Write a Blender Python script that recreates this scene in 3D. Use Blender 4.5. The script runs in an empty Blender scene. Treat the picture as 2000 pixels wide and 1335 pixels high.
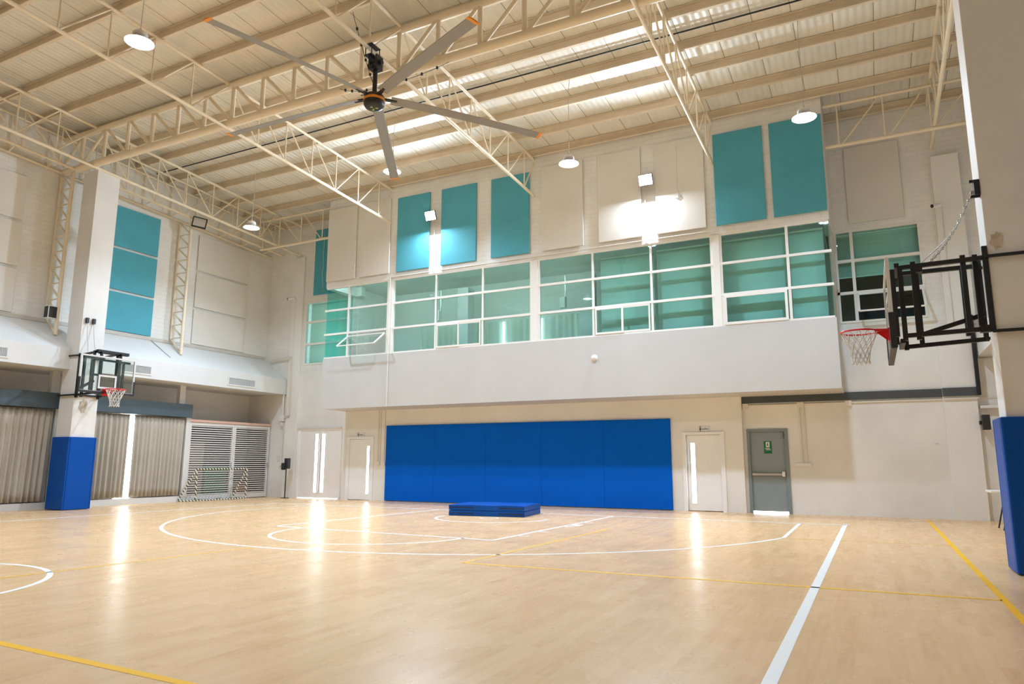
import bpy, bmesh, math, random
from mathutils import Vector, Matrix
random.seed(7)
PI = math.pi
S = bpy.context.scene
COL = S.collection

# ------------------------------------------------------------------ camera
cam_d = bpy.data.cameras.new('camera'); cam = bpy.data.objects.new('camera', cam_d); COL.objects.link(cam)
S.camera = cam
yaw, pit, rol = -0.470230, 0.169289, 0.002822
f = Vector((math.sin(yaw)*math.cos(pit), math.cos(yaw)*math.cos(pit), math.sin(pit)))
r0 = Vector((math.cos(yaw), -math.sin(yaw), 0)); u0 = r0.cross(f)
r = r0*math.cos(rol)+u0*math.sin(rol); u = u0*math.cos(rol)-r0*math.sin(rol)
M = Matrix(((r.x, u.x, -f.x, 8.1043), (r.y, u.y, -f.y, -16.2961), (r.z, u.z, -f.z, 1.2398), (0, 0, 0, 1)))
cam.matrix_world = M
cam_d.sensor_width = 36; cam_d.lens = 1374.54/2000*36; cam_d.clip_start = 0.05; cam_d.clip_end = 200

# ------------------------------------------------------------------ world + exposure
w = bpy.data.worlds.new('world'); S.world = w; w.use_nodes = True
w.node_tree.nodes['Background'].inputs[0].default_value = (0.85, 0.93, 1.0, 1)
w.node_tree.nodes['Background'].inputs[1].default_value = 0.6
S.view_settings.view_transform = 'Standard'; S.view_settings.look = 'None'
S.view_settings.gamma = 1; S.view_settings.use_curve_mapping = False
S.view_settings.exposure = 0.45
S.cycles.max_bounces = 8; S.cycles.diffuse_bounces = 5; S.cycles.transparent_max_bounces = 16
S.cycles.sample_clamp_indirect = 6; S.cycles.caustics_reflective = False; S.cycles.caustics_refractive = False

LAMP_W = 150.0      # power of every high-bay lamp
FLOOD_W = 330.0     # power of every wall floodlight

# ------------------------------------------------------------------ helpers
def link(o, parent=None):
    COL.objects.link(o)
    if parent: o.parent = parent
    return o
def tag(o, label=None, cat=None, group=None, kind=None):
    if label: o['label'] = label
    if cat: o['category'] = cat
    if group: o['group'] = group
    if kind: o['kind'] = kind
    return o
def thing(name, label, cat, loc=(0, 0, 0), rz=0, group=None):
    o = bpy.data.objects.new(name, None); COL.objects.link(o)
    o.location = loc; o.rotation_euler = (0, 0, rz); o.empty_display_size = 0.1
    return tag(o, label, cat, group)
class MB:
    def __init__(s): s.v = []; s.f = []; s.sm = []; s.nb = 0
    def add(s, vs, fs, smooth=False):
        b = len(s.v); s.v += [tuple(p) for p in vs]
        s.f += [tuple(b+i for i in q) for q in fs]; s.sm += [smooth]*len(fs); return s
    def box(s, a, b):
        e = .0005*(s.nb % 6); s.nb += 1        # keeps the faces of touching boxes from coinciding
        x0, y0, z0 = [min(p, q)-e for p, q in zip(a, b)]; x1, y1, z1 = [max(p, q)+e for p, q in zip(a, b)]
        return s.add([(x0, y0, z0), (x1, y0, z0), (x1, y1, z0), (x0, y1, z0), (x0, y0, z1), (x1, y0, z1), (x1, y1, z1), (x0, y1, z1)],
                     [(0, 3, 2, 1), (4, 5, 6, 7), (0, 1, 5, 4), (1, 2, 6, 5), (2, 3, 7, 6), (3, 0, 4, 7)])
    def cbox(s, c, d): return s.box([c[i]-d[i]/2 for i in range(3)], [c[i]+d[i]/2 for i in range(3)])
    def tube(s, a, b, r0, r1=None, n=10, caps=True):
        a = Vector(a); b = Vector(b); r1 = r0 if r1 is None else r1
        d = (b-a).normalized(); up = Vector((0, 0, 1)) if abs(d.z) < .95 else Vector((1, 0, 0))
        x = d.cross(up).normalized(); y = x.cross(d)
        vs = []
        for p, rr in ((a, r0), (b, r1)):
            for i in range(n):
                t = 2*PI*i/n; vs.append(p+(x*math.cos(t)+y*math.sin(t))*rr)
        fs = [(i, (i+1) % n, n+(i+1) % n, n+i) for i in range(n)]
        s.add(vs, fs, True)
        if caps: s.add(vs, [tuple(range(n))[::-1], tuple(range(n, 2*n))])
        return s
    def bar(s, a, b, w, h, side=None):
        a = Vector(a); b = Vector(b); d = (b-a).normalized(); up = Vector((0, 0, 1)) if abs(d.z) < .95 else Vector(side or (0, 1, 0))
        x = d.cross(up).normalized()*(w/2); y = x.cross(d).normalized()*(h/2)
        vs = [p+sx*x+sy*y for p in (a, b) for sx, sy in ((-1, -1), (1, -1), (1, 1), (-1, 1))]
        return s.add(vs, [(0, 3, 2, 1), (4, 5, 6, 7), (0, 1, 5, 4), (1, 2, 6, 5), (2, 3, 7, 6), (3, 0, 4, 7)])
    def path(s, pts, r, n=6, closed=False):
        pts = [Vector(p) for p in pts]; N = len(pts); vs = []
        for i, p in enumerate(pts):
            q = pts[(i+1) % N] if (closed or i < N-1) else p; o = pts[i-1] if (closed or i > 0) else p
            d = (q-o).normalized(); up = Vector((0, 0, 1)) if abs(d.z) < .9 else Vector((1, 0, 0))
            x = d.cross(up).normalized(); y = x.cross(d)
            for k in range(n):
                t = 2*PI*k/n; vs.append(p+(x*math.cos(t)+y*math.sin(t))*r)
        fs = []
        for i in range(N if closed else N-1):
            j = (i+1) % N
            for k in range(n): fs.append((i*n+k, i*n+(k+1) % n, j*n+(k+1) % n, j*n+k))
        return s.add(vs, fs, True)
    def lathe(s, prof, c=(0, 0, 0), n=32, smooth=True):
        vs = []; fs = []
        for (rr, z) in prof:
            for i in range(n):
                t = 2*PI*i/n; vs.append((c[0]+rr*math.cos(t), c[1]+rr*math.sin(t), c[2]+z))
        for j in range(len(prof)-1):
            for i in range(n): fs.append((j*n+i, j*n+(i+1) % n, (j+1)*n+(i+1) % n, (j+1)*n+i))
        return s.add(vs, fs, smooth)
    def disc(s, c, r, n=32, z=0):
        return s.add([(c[0]+r*math.cos(2*PI*i/n), c[1]+r*math.sin(2*PI*i/n), c[2]+z) for i in range(n)], [tuple(range(n))])
    def quad(s, a, b, c, d): return s.add([a, b, c, d], [(0, 1, 2, 3)])
    def prism(s, poly, axis, lo, hi):
        n = len(poly); vs = []
        for h in (lo, hi):
            for (p, q) in poly:
                vs.append({'x': (h, p, q), 'y': (p, h, q), 'z': (p, q, h)}[axis])
        return s.add(vs, [tuple(range(n))[::-1], tuple(range(n, 2*n))]+[(i, (i+1) % n, n+(i+1) % n, n+i) for i in range(n)])
    def build(s, name, m, parent=None, bevel=0, recenter=True):
        me = bpy.data.meshes.new(name); c = Vector((0, 0, 0))
        if parent is None and recenter:
            xs = [p[0] for p in s.v]; ys = [p[1] for p in s.v]; zs = [p[2] for p in s.v]
            c = Vector(((min(xs)+max(xs))/2, (min(ys)+max(ys))/2, min(zs)))
        me.from_pydata([Vector(p)-c for p in s.v], [], s.f)
        for p, q in zip(me.polygons, s.sm): p.use_smooth = q
        bm = bmesh.new(); bm.from_mesh(me); bmesh.ops.recalc_face_normals(bm, faces=bm.faces); bm.to_mesh(me); bm.free()
        me.materials.append(m)
        o = bpy.data.objects.new(name, me); link(o, parent); o.location = c if parent is None else (0, 0, 0)
        if bevel:
            b = o.modifiers.new('bevel', 'BEVEL'); b.width = bevel; b.segments = 2; b.limit_method = 'ANGLE'
        return o
def struct(name, mb, m, parent=None, bevel=0, label=None):
    o = mb.build(name, m, parent, bevel, recenter=False)
    if parent is None: o['kind'] = 'structure'
    if label: o['label'] = label
    return o
def part(o, parent, label=None):
    o.parent = parent
    if label: o['label'] = label
    return o
def copy_tree(o, parent=None):
    c = o.copy(); COL.objects.link(c); c.parent = parent
    for ch in [k for k in bpy.data.objects if k.parent == o]: copy_tree(ch, c)
    return c

# ------------------------------------------------------------------ materials
def mat(name, col, rough=.6, metal=0, var=0, vscale=3, bump=0, bscale=40, spec=.5, emit=None, estr=0, dirt=None):
    m = bpy.data.materials.new(name); m.use_nodes = True; nt = m.node_tree; N = nt.nodes; L = nt.links
    b = N['Principled BSDF']; b.inputs['Base Color'].default_value = (*col, 1); b.inputs['Roughness'].default_value = rough
    b.inputs['Metallic'].default_value = metal; b.inputs['Specular IOR Level'].default_value = spec
    tc = N.new('ShaderNodeTexCoord')
    if var:
        nz = N.new('ShaderNodeTexNoise'); nz.inputs['Scale'].default_value = vscale; nz.inputs['Detail'].default_value = 5
        L.new(tc.outputs['Object'], nz.inputs['Vector'])
        mp = N.new('ShaderNodeMapRange'); mp.inputs[1].default_value = .3; mp.inputs[2].default_value = .7
        mp.inputs[3].default_value = 1-var; mp.inputs[4].default_value = 1+var*.4; L.new(nz.outputs['Fac'], mp.inputs[0])
        mx = N.new('ShaderNodeMix'); mx.data_type = 'RGBA'; mx.blend_type = 'MULTIPLY'; mx.inputs[0].default_value = 1
        mx.inputs[6].default_value = (*col, 1); L.new(mp.outputs[0], mx.inputs[7]); L.new(mx.outputs[2], b.inputs['Base Color'])
    if bump:
        nb = N.new('ShaderNodeTexNoise'); nb.inputs['Scale'].default_value = bscale; L.new(tc.outputs['Object'], nb.inputs['Vector'])
        bp = N.new('ShaderNodeBump'); bp.inputs['Strength'].default_value = bump; bp.inputs['Distance'].default_value = .01
        L.new(nb.outputs['Fac'], bp.inputs['Height']); L.new(bp.outputs[0], b.inputs['Normal'])
    if emit:
        b.inputs['Emission Color'].default_value = (*emit, 1); b.inputs['Emission Strength'].default_value = estr
    return m
def brick_mat(name, col, axis, bump=.35, lower=None):
    m = mat(name, col, .75); nt = m.node_tree; N = nt.nodes; L = nt.links; b = N['Principled BSDF']
    g = N.new('ShaderNodeNewGeometry'); sp = N.new('ShaderNodeSeparateXYZ'); cb = N.new('ShaderNodeCombineXYZ')
    L.new(g.outputs['Position'], sp.inputs[0]); L.new(sp.outputs['X' if axis == 'x' else 'Y'], cb.inputs[0]); L.new(sp.outputs['Z'], cb.inputs[1])
    br = N.new('ShaderNodeTexBrick'); br.inputs['Scale'].default_value = 1; br.inputs['Brick Width'].default_value = .4
    br.inputs['Row Height'].default_value = .13; br.inputs['Mortar Size'].default_value = .009; br.inputs['Mortar Smooth'].default_value = .6
    br.inputs['Color1'].default_value = (*col, 1); br.inputs['Color2'].default_value = (*[c*.97 for c in col], 1); br.inputs['Mortar'].default_value = (*[c*.92 for c in col], 1)
    L.new(cb.outputs[0], br.inputs['Vector'])
    nz = N.new('ShaderNodeTexNoise'); nz.inputs['Scale'].default_value = .9; nz.inputs['Detail'].default_value = 6; L.new(g.outputs['Position'], nz.inputs['Vector'])
    mp = N.new('ShaderNodeMapRange'); mp.inputs[1].default_value = .3; mp.inputs[2].default_value = .7; mp.inputs[3].default_value = .9; mp.inputs[4].default_value = 1.03
    L.new(nz.outputs['Fac'], mp.inputs[0])
    mx = N.new('ShaderNodeMix'); mx.data_type = 'RGBA'; mx.blend_type = 'MULTIPLY'; mx.inputs[0].default_value = 1
    L.new(br.outputs['Color'], mx.inputs[6]); L.new(mp.outputs[0], mx.inputs[7]); L.new(mx.outputs[2], b.inputs['Base Color'])
    bp = N.new('ShaderNodeBump'); bp.inputs['Strength'].default_value = bump; bp.inputs['Distance'].default_value = .01; bp.invert = True
    if lower:      # plastered below this height, bare painted brick above
        gt = N.new('ShaderNodeMath'); gt.operation = 'GREATER_THAN'; gt.inputs[1].default_value = lower; L.new(sp.outputs['Z'], gt.inputs[0])
        pl = N.new('ShaderNodeMix'); pl.data_type = 'RGBA'; pl.inputs[6].default_value = (*col, 1); L.new(gt.outputs[0], pl.inputs[0]); L.new(br.outputs['Color'], pl.inputs[7])
        L.new(pl.outputs[2], mx.inputs[6]); sg = N.new('ShaderNodeMath'); sg.operation = 'MULTIPLY'; sg.inputs[1].default_value = .3; L.new(gt.outputs[0], sg.inputs[0]); L.new(sg.outputs[0], bp.inputs['Strength'])
    L.new(br.outputs['Fac'], bp.inputs['Height']); L.new(bp.outputs[0], b.inputs['Normal'])
    return m
WALLC = (.85, .83, .79)
m_wall = mat('wall_paint', WALLC, .7, var=.07, vscale=.8)
m_brickx = brick_mat('painted_brick_end', WALLC, 'x')
m_endwall = brick_mat('painted_brick_end_upper', WALLC, 'x', lower=4.4)
m_bricky = brick_mat('painted_brick_side', WALLC, 'y')
m_white = mat('white_paint', (.72, .71, .69), .55, var=.03, vscale=1.2)
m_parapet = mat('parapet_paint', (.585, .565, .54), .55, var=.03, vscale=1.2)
m_col = mat('column_paint', (.82, .80, .77), .6, var=.06, vscale=1.5)
m_panel = mat('cream_panel', (.76, .72, .66), .8, var=.05, vscale=1.1)
m_teal = mat('teal_fabric', (.085, .385, .48), .85, var=.08, vscale=1.3)
m_steel = mat('cream_steel', (.86, .74, .56), .42, var=.05, vscale=3)
m_purlin = mat('purlin_paint', (.80, .68, .52), .5, var=.1, vscale=2)
m_blue = mat('blue_vinyl', (.001, .075, .38), .42, var=.06, vscale=.9, spec=.2)
m_bluewall = mat('blue_wall_pad', (.0, .115, .60), .8, var=.05, vscale=.7, spec=.1)
m_black = mat('black_steel', (.012, .012, .014), .45)
m_blackp = mat('black_plastic', (.02, .02, .022), .5)
m_slate = mat('slate_pelmet', (.065, .095, .115), .55, var=.06, vscale=2)
m_darkbeam = mat('dark_grey_paint', (.07, .08, .082), .5)
m_curtain = mat('beige_curtain', (.50, .455, .385), .9, var=.08, vscale=2)
m_red = mat('red_rim', (.70, .012, .015), .35)
m_net = mat('white_net', (.78, .75, .7), .8)
m_alu = mat('brushed_metal', (.62, .62, .62), .3, metal=.9)
m_frame = mat('window_frame', (.84, .81, .76), .5)
m_door = mat('door_paint', (.90, .90, .90), .5, var=.03)
m_greydoor = mat('grey_door', (.27, .32, .33), .5, var=.04)
m_greyframe = mat('grey_door_frame', (.22, .27, .28), .5)
m_green = mat('green_sign', (.0, .16, .07), .5)
m_orange = mat('orange_cap', (.9, .33, .02), .45)
m_bladeu = mat('grey_blade', (.30, .29, .27), .45)
m_conduit = mat('conduit', (.78, .73, .65), .5)
m_grille = mat('grille', (.50, .50, .50), .5)
m_shaderoom = mat('painted_shade_interior', (.10, .095, .09), .9)  # dark colour stands in for the shade inside unlit rooms
m_blind = mat('roller_blind', (.88, .92, .86), .85)
_n = m_blind.node_tree; _t = _n.nodes.new('ShaderNodeBsdfTranslucent'); _t.inputs[0].default_value = (.88, .92, .86, 1); _m = _n.nodes.new('ShaderNodeMixShader'); _m.inputs[0].default_value = .35
_n.links.new(_n.nodes['Principled BSDF'].outputs[0], _m.inputs[1]); _n.links.new(_t.outputs[0], _m.inputs[2]); _n.links.new(_m.outputs[0], [q for q in _n.nodes if q.type == 'OUTPUT_MATERIAL'][0].inputs[0])
m_rust = mat('rust', (.30, .14, .05), .9, var=.3, vscale=12)
m_rustpaint = mat('rusty_paint', (.66, .56, .44), .8, var=.35, vscale=9)
m_wood = mat('pink_wood', (.66, .42, .33), .6)
m_line = mat('white_line', (.95, .95, .93), .4)
m_yel = mat('yellow_line', (1.0, .54, .0), .45, spec=.3)
m_yelfade = mat('faded_yellow_line', (.92, .52, .06), .45, spec=.3)
m_glow = mat('lamp_lens', (1, 1, 1), .4, emit=(.93, .96, 1), estr=22)
m_floodglow = mat('flood_lens', (1, 1, 1), .4, emit=(.93, .97, 1), estr=60)
m_day = mat('daylit_pane', (1, 1, 1), .4, emit=(.86, .93, 1), estr=6.5)
m_dayin = mat('daylit_gap', (1, 1, 1), .4, emit=(.80, .95, 1), estr=2.2)
m_gfill = mat('gallery_fill_strip', (1, 1, 1), .4, emit=(.9, .97, 1), estr=12)
m_daysoft = mat('daylit_pane_dim', (1, 1, 1), .4, emit=(.85, .95, 1), estr=.9)
m_chrome = mat('lamp_reflector', (.75, .77, .80), .25, metal=.7)
m_offpanel = mat('flood_panel_off', (.55, .53, .50), .4)
m_plasticw = mat('white_plastic', (.82, .8, .77), .4)

def glass_mat(name, tint, gl=.08, rough=.02):
    m = bpy.data.materials.new(name); m.use_nodes = True; nt = m.node_tree; N = nt.nodes; L = nt.links
    for n in list(N):
        if n.type == 'BSDF_PRINCIPLED': N.remove(n)
    out = [n for n in N if n.type == 'OUTPUT_MATERIAL'][0]
    t = N.new('ShaderNodeBsdfTransparent'); t.inputs[0].default_value = (*tint, 1)
    g = N.new('ShaderNodeBsdfGlossy'); g.inputs['Roughness'].default_value = rough; g.inputs[0].default_value = (.95, 1, .98, 1)
    fr = N.new('ShaderNodeLayerWeight'); fr.inputs[0].default_value = .5
    pw = N.new('ShaderNodeMath'); pw.operation = 'POWER'; pw.inputs[1].default_value = 5; L.new(fr.outputs['Facing'], pw.inputs[0])
    mp = N.new('ShaderNodeMath'); mp.operation = 'MULTIPLY_ADD'; mp.inputs[1].default_value = .95; mp.inputs[2].default_value = .035+gl
    L.new(pw.outputs[0], mp.inputs[0])
    mx = N.new('ShaderNodeMixShader'); L.new(mp.outputs[0], mx.inputs[0]); L.new(t.outputs[0], mx.inputs[1]); L.new(g.outputs[0], mx.inputs[2])
    L.new(mx.outputs[0], out.inputs[0]); return m
m_tint = glass_mat('green_tinted_glass', (.76, .955, .94), .01)
m_clear = glass_mat('clear_glass', (.93, .975, .96), .01)

def floor_mat():
    m = bpy.data.materials.new('maple_floor'); m.use_nodes = True; nt = m.node_tree; N = nt.nodes; L = nt.links; b = N['Principled BSDF']
    g = N.new('ShaderNodeNewGeometry'); mp = N.new('ShaderNodeMapping'); mp.inputs['Rotation'].default_value = (0, 0, PI/2)
    L.new(g.outputs['Position'], mp.inputs['Vector'])
    br = N.new('ShaderNodeTexBrick'); br.inputs['Scale'].default_value = 1; br.inputs['Brick Width'].default_value = .9; br.inputs['Row Height'].default_value = .1
    br.inputs['Mortar Size'].default_value = .0012; br.inputs['Bias'].default_value = 0; br.offset = .37
    br.inputs['Color1'].default_value = (.0, .0, .0, 1); br.inputs['Color2'].default_value = (1, 1, 1, 1); br.inputs['Mortar'].default_value = (.45, .45, .45, 1)
    L.new(mp.outputs[0], br.inputs['Vector'])
    m2 = N.new('ShaderNodeMapping'); m2.inputs['Scale'].default_value = (9, 1.0, 1); L.new(g.outputs['Position'], m2.inputs['Vector'])
    nz = N.new('ShaderNodeTexNoise'); nz.inputs['Scale'].default_value = 2.2; nz.inputs['Detail'].default_value = 6; nz.inputs['Roughness'].default_value = .6
    L.new(m2.outputs[0], nz.inputs['Vector'])
    ad = N.new('ShaderNodeMath'); ad.operation = 'MULTIPLY_ADD'; ad.inputs[1].default_value = .42; L.new(br.outputs['Color'], ad.inputs[0]); L.new(nz.outputs['Fac'], ad.inputs[2])
    cr = N.new('ShaderNodeValToRGB'); e = cr.color_ramp.elements; e[0].position = .35; e[0].color = (.73, .44, .21, 1); e[1].position = 1.0; e[1].color = (.84, .55, .295, 1)
    x = cr.color_ramp.elements.new(.62); x.color = (.79, .50, .25, 1)
    L.new(ad.outputs[0], cr.inputs[0]); L.new(cr.outputs[0], b.inputs['Base Color'])
    n3 = N.new('ShaderNodeTexNoise'); n3.inputs['Scale'].default_value = 1.6; n3.inputs['Detail'].default_value = 4; L.new(g.outputs['Position'], n3.inputs['Vector'])
    mr = N.new('ShaderNodeMapRange'); mr.inputs[1].default_value = .3; mr.inputs[2].default_value = .7; mr.inputs[3].default_value = .23; mr.inputs[4].default_value = .31
    L.new(n3.outputs['Fac'], mr.inputs[0]); L.new(mr.outputs[0], b.inputs['Roughness'])
    bp = N.new('ShaderNodeBump'); bp.inputs['Strength'].default_value = .015; bp.inputs['Distance'].default_value = .01; L.new(nz.outputs['Fac'], bp.inputs['Height'])
    L.new(bp.outputs[0], b.inputs['Normal']); b.inputs['Specular IOR Level'].default_value = .33
    return m
m_floor = floor_mat()
def roof_mat():
    m = mat('roof_foil', (.80, .72, .60), .5, spec=.6); nt = m.node_tree; N = nt.nodes; L = nt.links; b = N['Principled BSDF']
    g = N.new('ShaderNodeNewGeometry'); sp = N.new('ShaderNodeSeparateXYZ'); L.new(g.outputs['Position'], sp.inputs[0])
    d = N.new('ShaderNodeMath'); d.operation = 'MULTIPLY_ADD'; d.inputs[1].default_value = 1/.76; d.inputs[2].default_value = -6.48/.76; L.new(sp.outputs['X'], d.inputs[0])
    fr = N.new('ShaderNodeMath'); fr.operation = 'FRACT'; L.new(d.outputs[0], fr.inputs[0])
    sm = N.new('ShaderNodeMath'); sm.operation = 'LESS_THAN'; sm.inputs[1].default_value = .022; L.new(fr.outputs[0], sm.inputs[0])
    mx = N.new('ShaderNodeMix'); mx.data_type = 'RGBA'; mx.inputs[6].default_value = (.86, .82, .73, 1); mx.inputs[7].default_value = (.36, .30, .22, 1)
    L.new(sm.outputs[0], mx.inputs[0])
    nz = N.new('ShaderNodeTexNoise'); nz.inputs['Scale'].default_value = .7; nz.inputs['Detail'].default_value = 5; L.new(g.outputs['Position'], nz.inputs['Vector'])
    mr = N.new('ShaderNodeMapRange'); mr.inputs[1].default_value = .3; mr.inputs[2].default_value = .7; mr.inputs[3].default_value = .86; mr.inputs[4].default_value = 1.04; L.new(nz.outputs['Fac'], mr.inputs[0])
    m2 = N.new('ShaderNodeMix'); m2.data_type = 'RGBA'; m2.blend_type = 'MULTIPLY'; m2.inputs[0].default_value = 1; L.new(mx.outputs[2], m2.inputs[6]); L.new(mr.outputs[0], m2.inputs[7])
    L.new(m2.outputs[2], b.inputs['Base Color'])
    w = N.new('ShaderNodeMath'); w.operation = 'MULTIPLY'; w.inputs[1].default_value = 2*PI*5/.76; L.new(sp.outputs['X'], w.inputs[0])
    sn = N.new('ShaderNodeMath'); sn.operation = 'SINE'; L.new(w.outputs[0], sn.inputs[0])
    bp = N.new('ShaderNodeBump'); bp.inputs['Strength'].default_value = .5; bp.inputs['Distance'].default_value = .012; L.new(sn.outputs[0], bp.inputs['Height']); L.new(bp.outputs[0], b.inputs['Normal'])
    return m
m_roof = roof_mat()
def striped_mat():
    m = mat('net_wrapped_pole', (.8, .78, .7), .7); nt = m.node_tree; N = nt.nodes; L = nt.links; b = N['Principled BSDF']
    g = N.new('ShaderNodeNewGeometry'); sp = N.new('ShaderNodeSeparateXYZ'); L.new(g.outputs['Position'], sp.inputs[0])
    a = N.new('ShaderNodeMath'); a.operation = 'MULTIPLY_ADD'; a.inputs[1].default_value = 1.3; L.new(sp.outputs['Y'], a.inputs[0]); L.new(sp.outputs['Z'], a.inputs[2])
    c = N.new('ShaderNodeMath'); c.operation = 'MULTIPLY_ADD'; c.inputs[1].default_value = .8; L.new(sp.outputs['X'], c.inputs[0]); L.new(a.outputs[0], c.inputs[2])
    k = N.new('ShaderNodeMath'); k.operation = 'MULTIPLY'; k.inputs[1].default_value = 42; L.new(c.outputs[0], k.inputs[0])
    s2 = N.new('ShaderNodeMath'); s2.operation = 'SINE'; L.new(k.outputs[0], s2.inputs[0])
    gt = N.new('ShaderNodeMath'); gt.operation = 'GREATER_THAN'; gt.inputs[1].default_value = .35; L.new(s2.outputs[0], gt.inputs[0])
    mx = N.new('ShaderNodeMix'); mx.data_type = 'RGBA'; mx.inputs[6].default_value = (.74, .70, .58, 1); mx.inputs[7].default_value = (.03, .035, .03, 1)
    L.new(gt.outputs[0], mx.inputs[0]); L.new(mx.outputs[2], b.inputs['Base Color']); return m
m_stripe = striped_mat()

# ================================================================== ROOM SHELL
YB, YR, YE = 1.35, 2.60, 2.75          # gallery front, rest-room wall, end wall
XW, XR = 11.9, 12.6                    # upper side walls, recessed lower side walls
YF = -31.0
fl = struct('floor', MB().box((-XR-.2, YF, -.2), (XR+.2, YE+2.6, 0)), m_floor, label='light maple sports floor with painted court lines')
def zr(y): return 10.0-0.05*(y-1.48)   # centre of the truss top chords
def strip(name, pts, wdt, m, closed=False, z=.0012, label=None):
    mb = MB(); n = len(pts); P = [Vector((p[0], p[1], 0)) for p in pts]; vs = []
    for i, p in enumerate(P):
        a = P[i-1] if (i > 0 or closed) else p; b = P[(i+1) % n] if (i < n-1 or closed) else p
        d1 = (p-a).normalized() if (p-a).length > 0 else (b-p).normalized(); d2 = (b-p).normalized() if (b-p).length > 0 else d1
        t = (d1+d2).normalized(); nn = Vector((-t.y, t.x, 0)); k = 1/max(.4, nn.dot(Vector((-d1.y, d1.x, 0))))
        vs += [p+nn*wdt/2*k, p-nn*wdt/2*k]
    b0 = [(v.x, v.y, 0.0) for v in vs]; t0 = [(v.x, v.y, z) for v in vs]; N = len(vs)
    mb.add(t0, [(2*i, 2*i+1, (2*i+3) % N, (2*i+2) % N) for i in range(n if closed else n-1)])
    o = mb.build(name, m, fl); 
    if label: o['label'] = label
    return o
W5 = .065
def arc(cx, cy, rr, a0, a1, n=60): return [(cx+rr*math.cos(a0+(a1-a0)*i/n), cy+rr*math.sin(a0+(a1-a0)*i/n)) for i in range(n+1)]
LX = -8.05
strip('baseline', [(LX, -.07), (7.5, -.07)], .085, m_line)
strip('sideline', [(7.475, .15), (7.475, -22)], W5+.02, m_line)
strip('sideline', [(LX, -.07), (LX-.25, -22)], .08, m_line)
a = math.acos(6.575/6.78)
strip('three_point_line', [(6.62, -.07)]+arc(.05, -1.62, 6.80, -a, -PI+a, 90)+[(-6.6, -.07)], W5, m_line)
strip('key_line', [(2.55, -.1), (2.52, -5.95)], W5, m_line)
strip('key_line', [(-2.30, -.1), (-2.43, -5.78)], .075, m_line)
strip('free_throw_line', [(-2.45, -5.75), (2.54, -5.97)], W5, m_line)
strip('free_throw_semicircle', arc(.12, -5.86, 1.82, 0, -PI, 48), W5, m_line)
strip('no_charge_semicircle', arc(.3, -1.85, 1.30, 0.08, -PI-.08, 40), W5, m_line)
strip('hoop_mark', arc(.25, -1.96, .2, 0, 2*PI, 24), .04, m_line)
for yy in (-5.14, -4.30, -3.12, -2.05): strip('key_tick', [(2.54, yy), (2.78, yy)], .05, m_line)
strip('key_block', [(2.54, -2.75), (2.78, -2.75)], .32, m_line)
strip('centre_circle', arc(-1.08, -12.9, 1.8, 0, 2*PI, 64)[:-1], .06, m_line, closed=True)
strip('volleyball_line', [(9.07, 2.2), (9.09, -22)], W5, m_yel, label='yellow line near the right wall')
strip('volleyball_line', [(3.42, -8.42), (9.06, -8.2)], .06, m_yel)
strip('volleyball_line', [(3.42, -8.42), (3.52, -3.2)], .05, m_yelfade)
strip('volleyball_line', [(-.1, -8.45), (-.4, -12.3)], .05, m_yelfade)
strip('volleyball_line', [(-9, -13.15), (9.06, -13.4)], W5, m_yel)
strip('volleyball_line', [(6.6, -3.38), (9.06, -3.25)], .03, m_yelfade)

# end wall: recessed strip behind, rest-room block below the gallery, gallery upper wall and parapet
mb = MB()
mb.box((-XR, YE, 2.39), (-10.09, YE+.2, 11)).box((-XR, YE, 0), (-10.09, YE+.2, 2.39))
mb.box((-8.09, YE, 0), (5.27, YE+.2, 4.6))
mb.box((-10.09, YE, 2.39), (-7.9, YE+.2, 4.67)).box((-10.09, YE, 6.98), (-7.5, YE+.2, 11)).box((-10.09, YE, 4.67), (-10.0, YE+.2, 6.98))
mb.box((5.27, YE, 2.07), (6.18, YE+.2, 4.67)).box((6.18, YE, 0), (XR, YE+.2, 4.67))
mb.box((9.49, YE, 4.67), (XR, YE+.2, 7.02)).box((7.3, YE, 7.02), (XR, YE+.2, 11)).box((-7.5, YE, 7.38), (7.3, YE+.2, 11))
mb.box((7.50, YE, 4.6), (7.62, YE+.2, 7.05)).box((-7.97, YE, 4.6), (-7.80, YE+.2, 7.05))
struct('wall_end', mb, m_endwall)
mb = MB().box((-7.92, YR, 0), (-7.60, YE, 2.95)).box((-7.60, YR, 2.0), (-6.68, YE, 2.95)).box((-6.68, YR, 0), (3.66, YE, 2.95)).box((3.66, YR, 2.0), (4.6, YE, 2.95)).box((4.6, YR, 0), (5.14, YE, 2.95))
struct('wall_restroom', mb, m_wall)
# gallery box
GX0, GX1 = -7.85, 7.57
mb = MB().box((GX0, YB, 2.93), (GX1, YB+.15, 4.58)).box((GX0, YB+.15, 2.93), (GX1, YE, 3.1)).box((GX0, YB+.15, 3.1), (GX0+.15, YE, 4.58)).box((GX1-.15, YB+.15, 3.1), (GX1, YE, 4.58))
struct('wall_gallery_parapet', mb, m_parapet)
mb = MB().box((GX0, YB, 6.96), (GX1, YB+.15, 10.22)).box((GX0, YB+.15, 6.96), (GX0+.15, YE, 10.22)).box((GX1-.15, YB+.15, 6.96), (GX1, YE, 10.22)).box((GX0+.15, YB+.15, 7.30), (GX1-.15, 4.4, 7.38))
struct('wall_gallery_upper', mb, m_brickx)
mb = MB().box((GX0, 4.4, 3.0), (GX1, 4.55, 7.38)).box((GX0, YE+.2, 3.0), (GX1, 4.4, 3.1)).box((GX0, YE+.2, 3.1), (GX0+.1, 4.4, 7.38)).box((GX1-.1, YE+.2, 3.1), (GX1, 4.4, 7.38))
struct('wall_gallery_interior', mb, m_wall)

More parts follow.
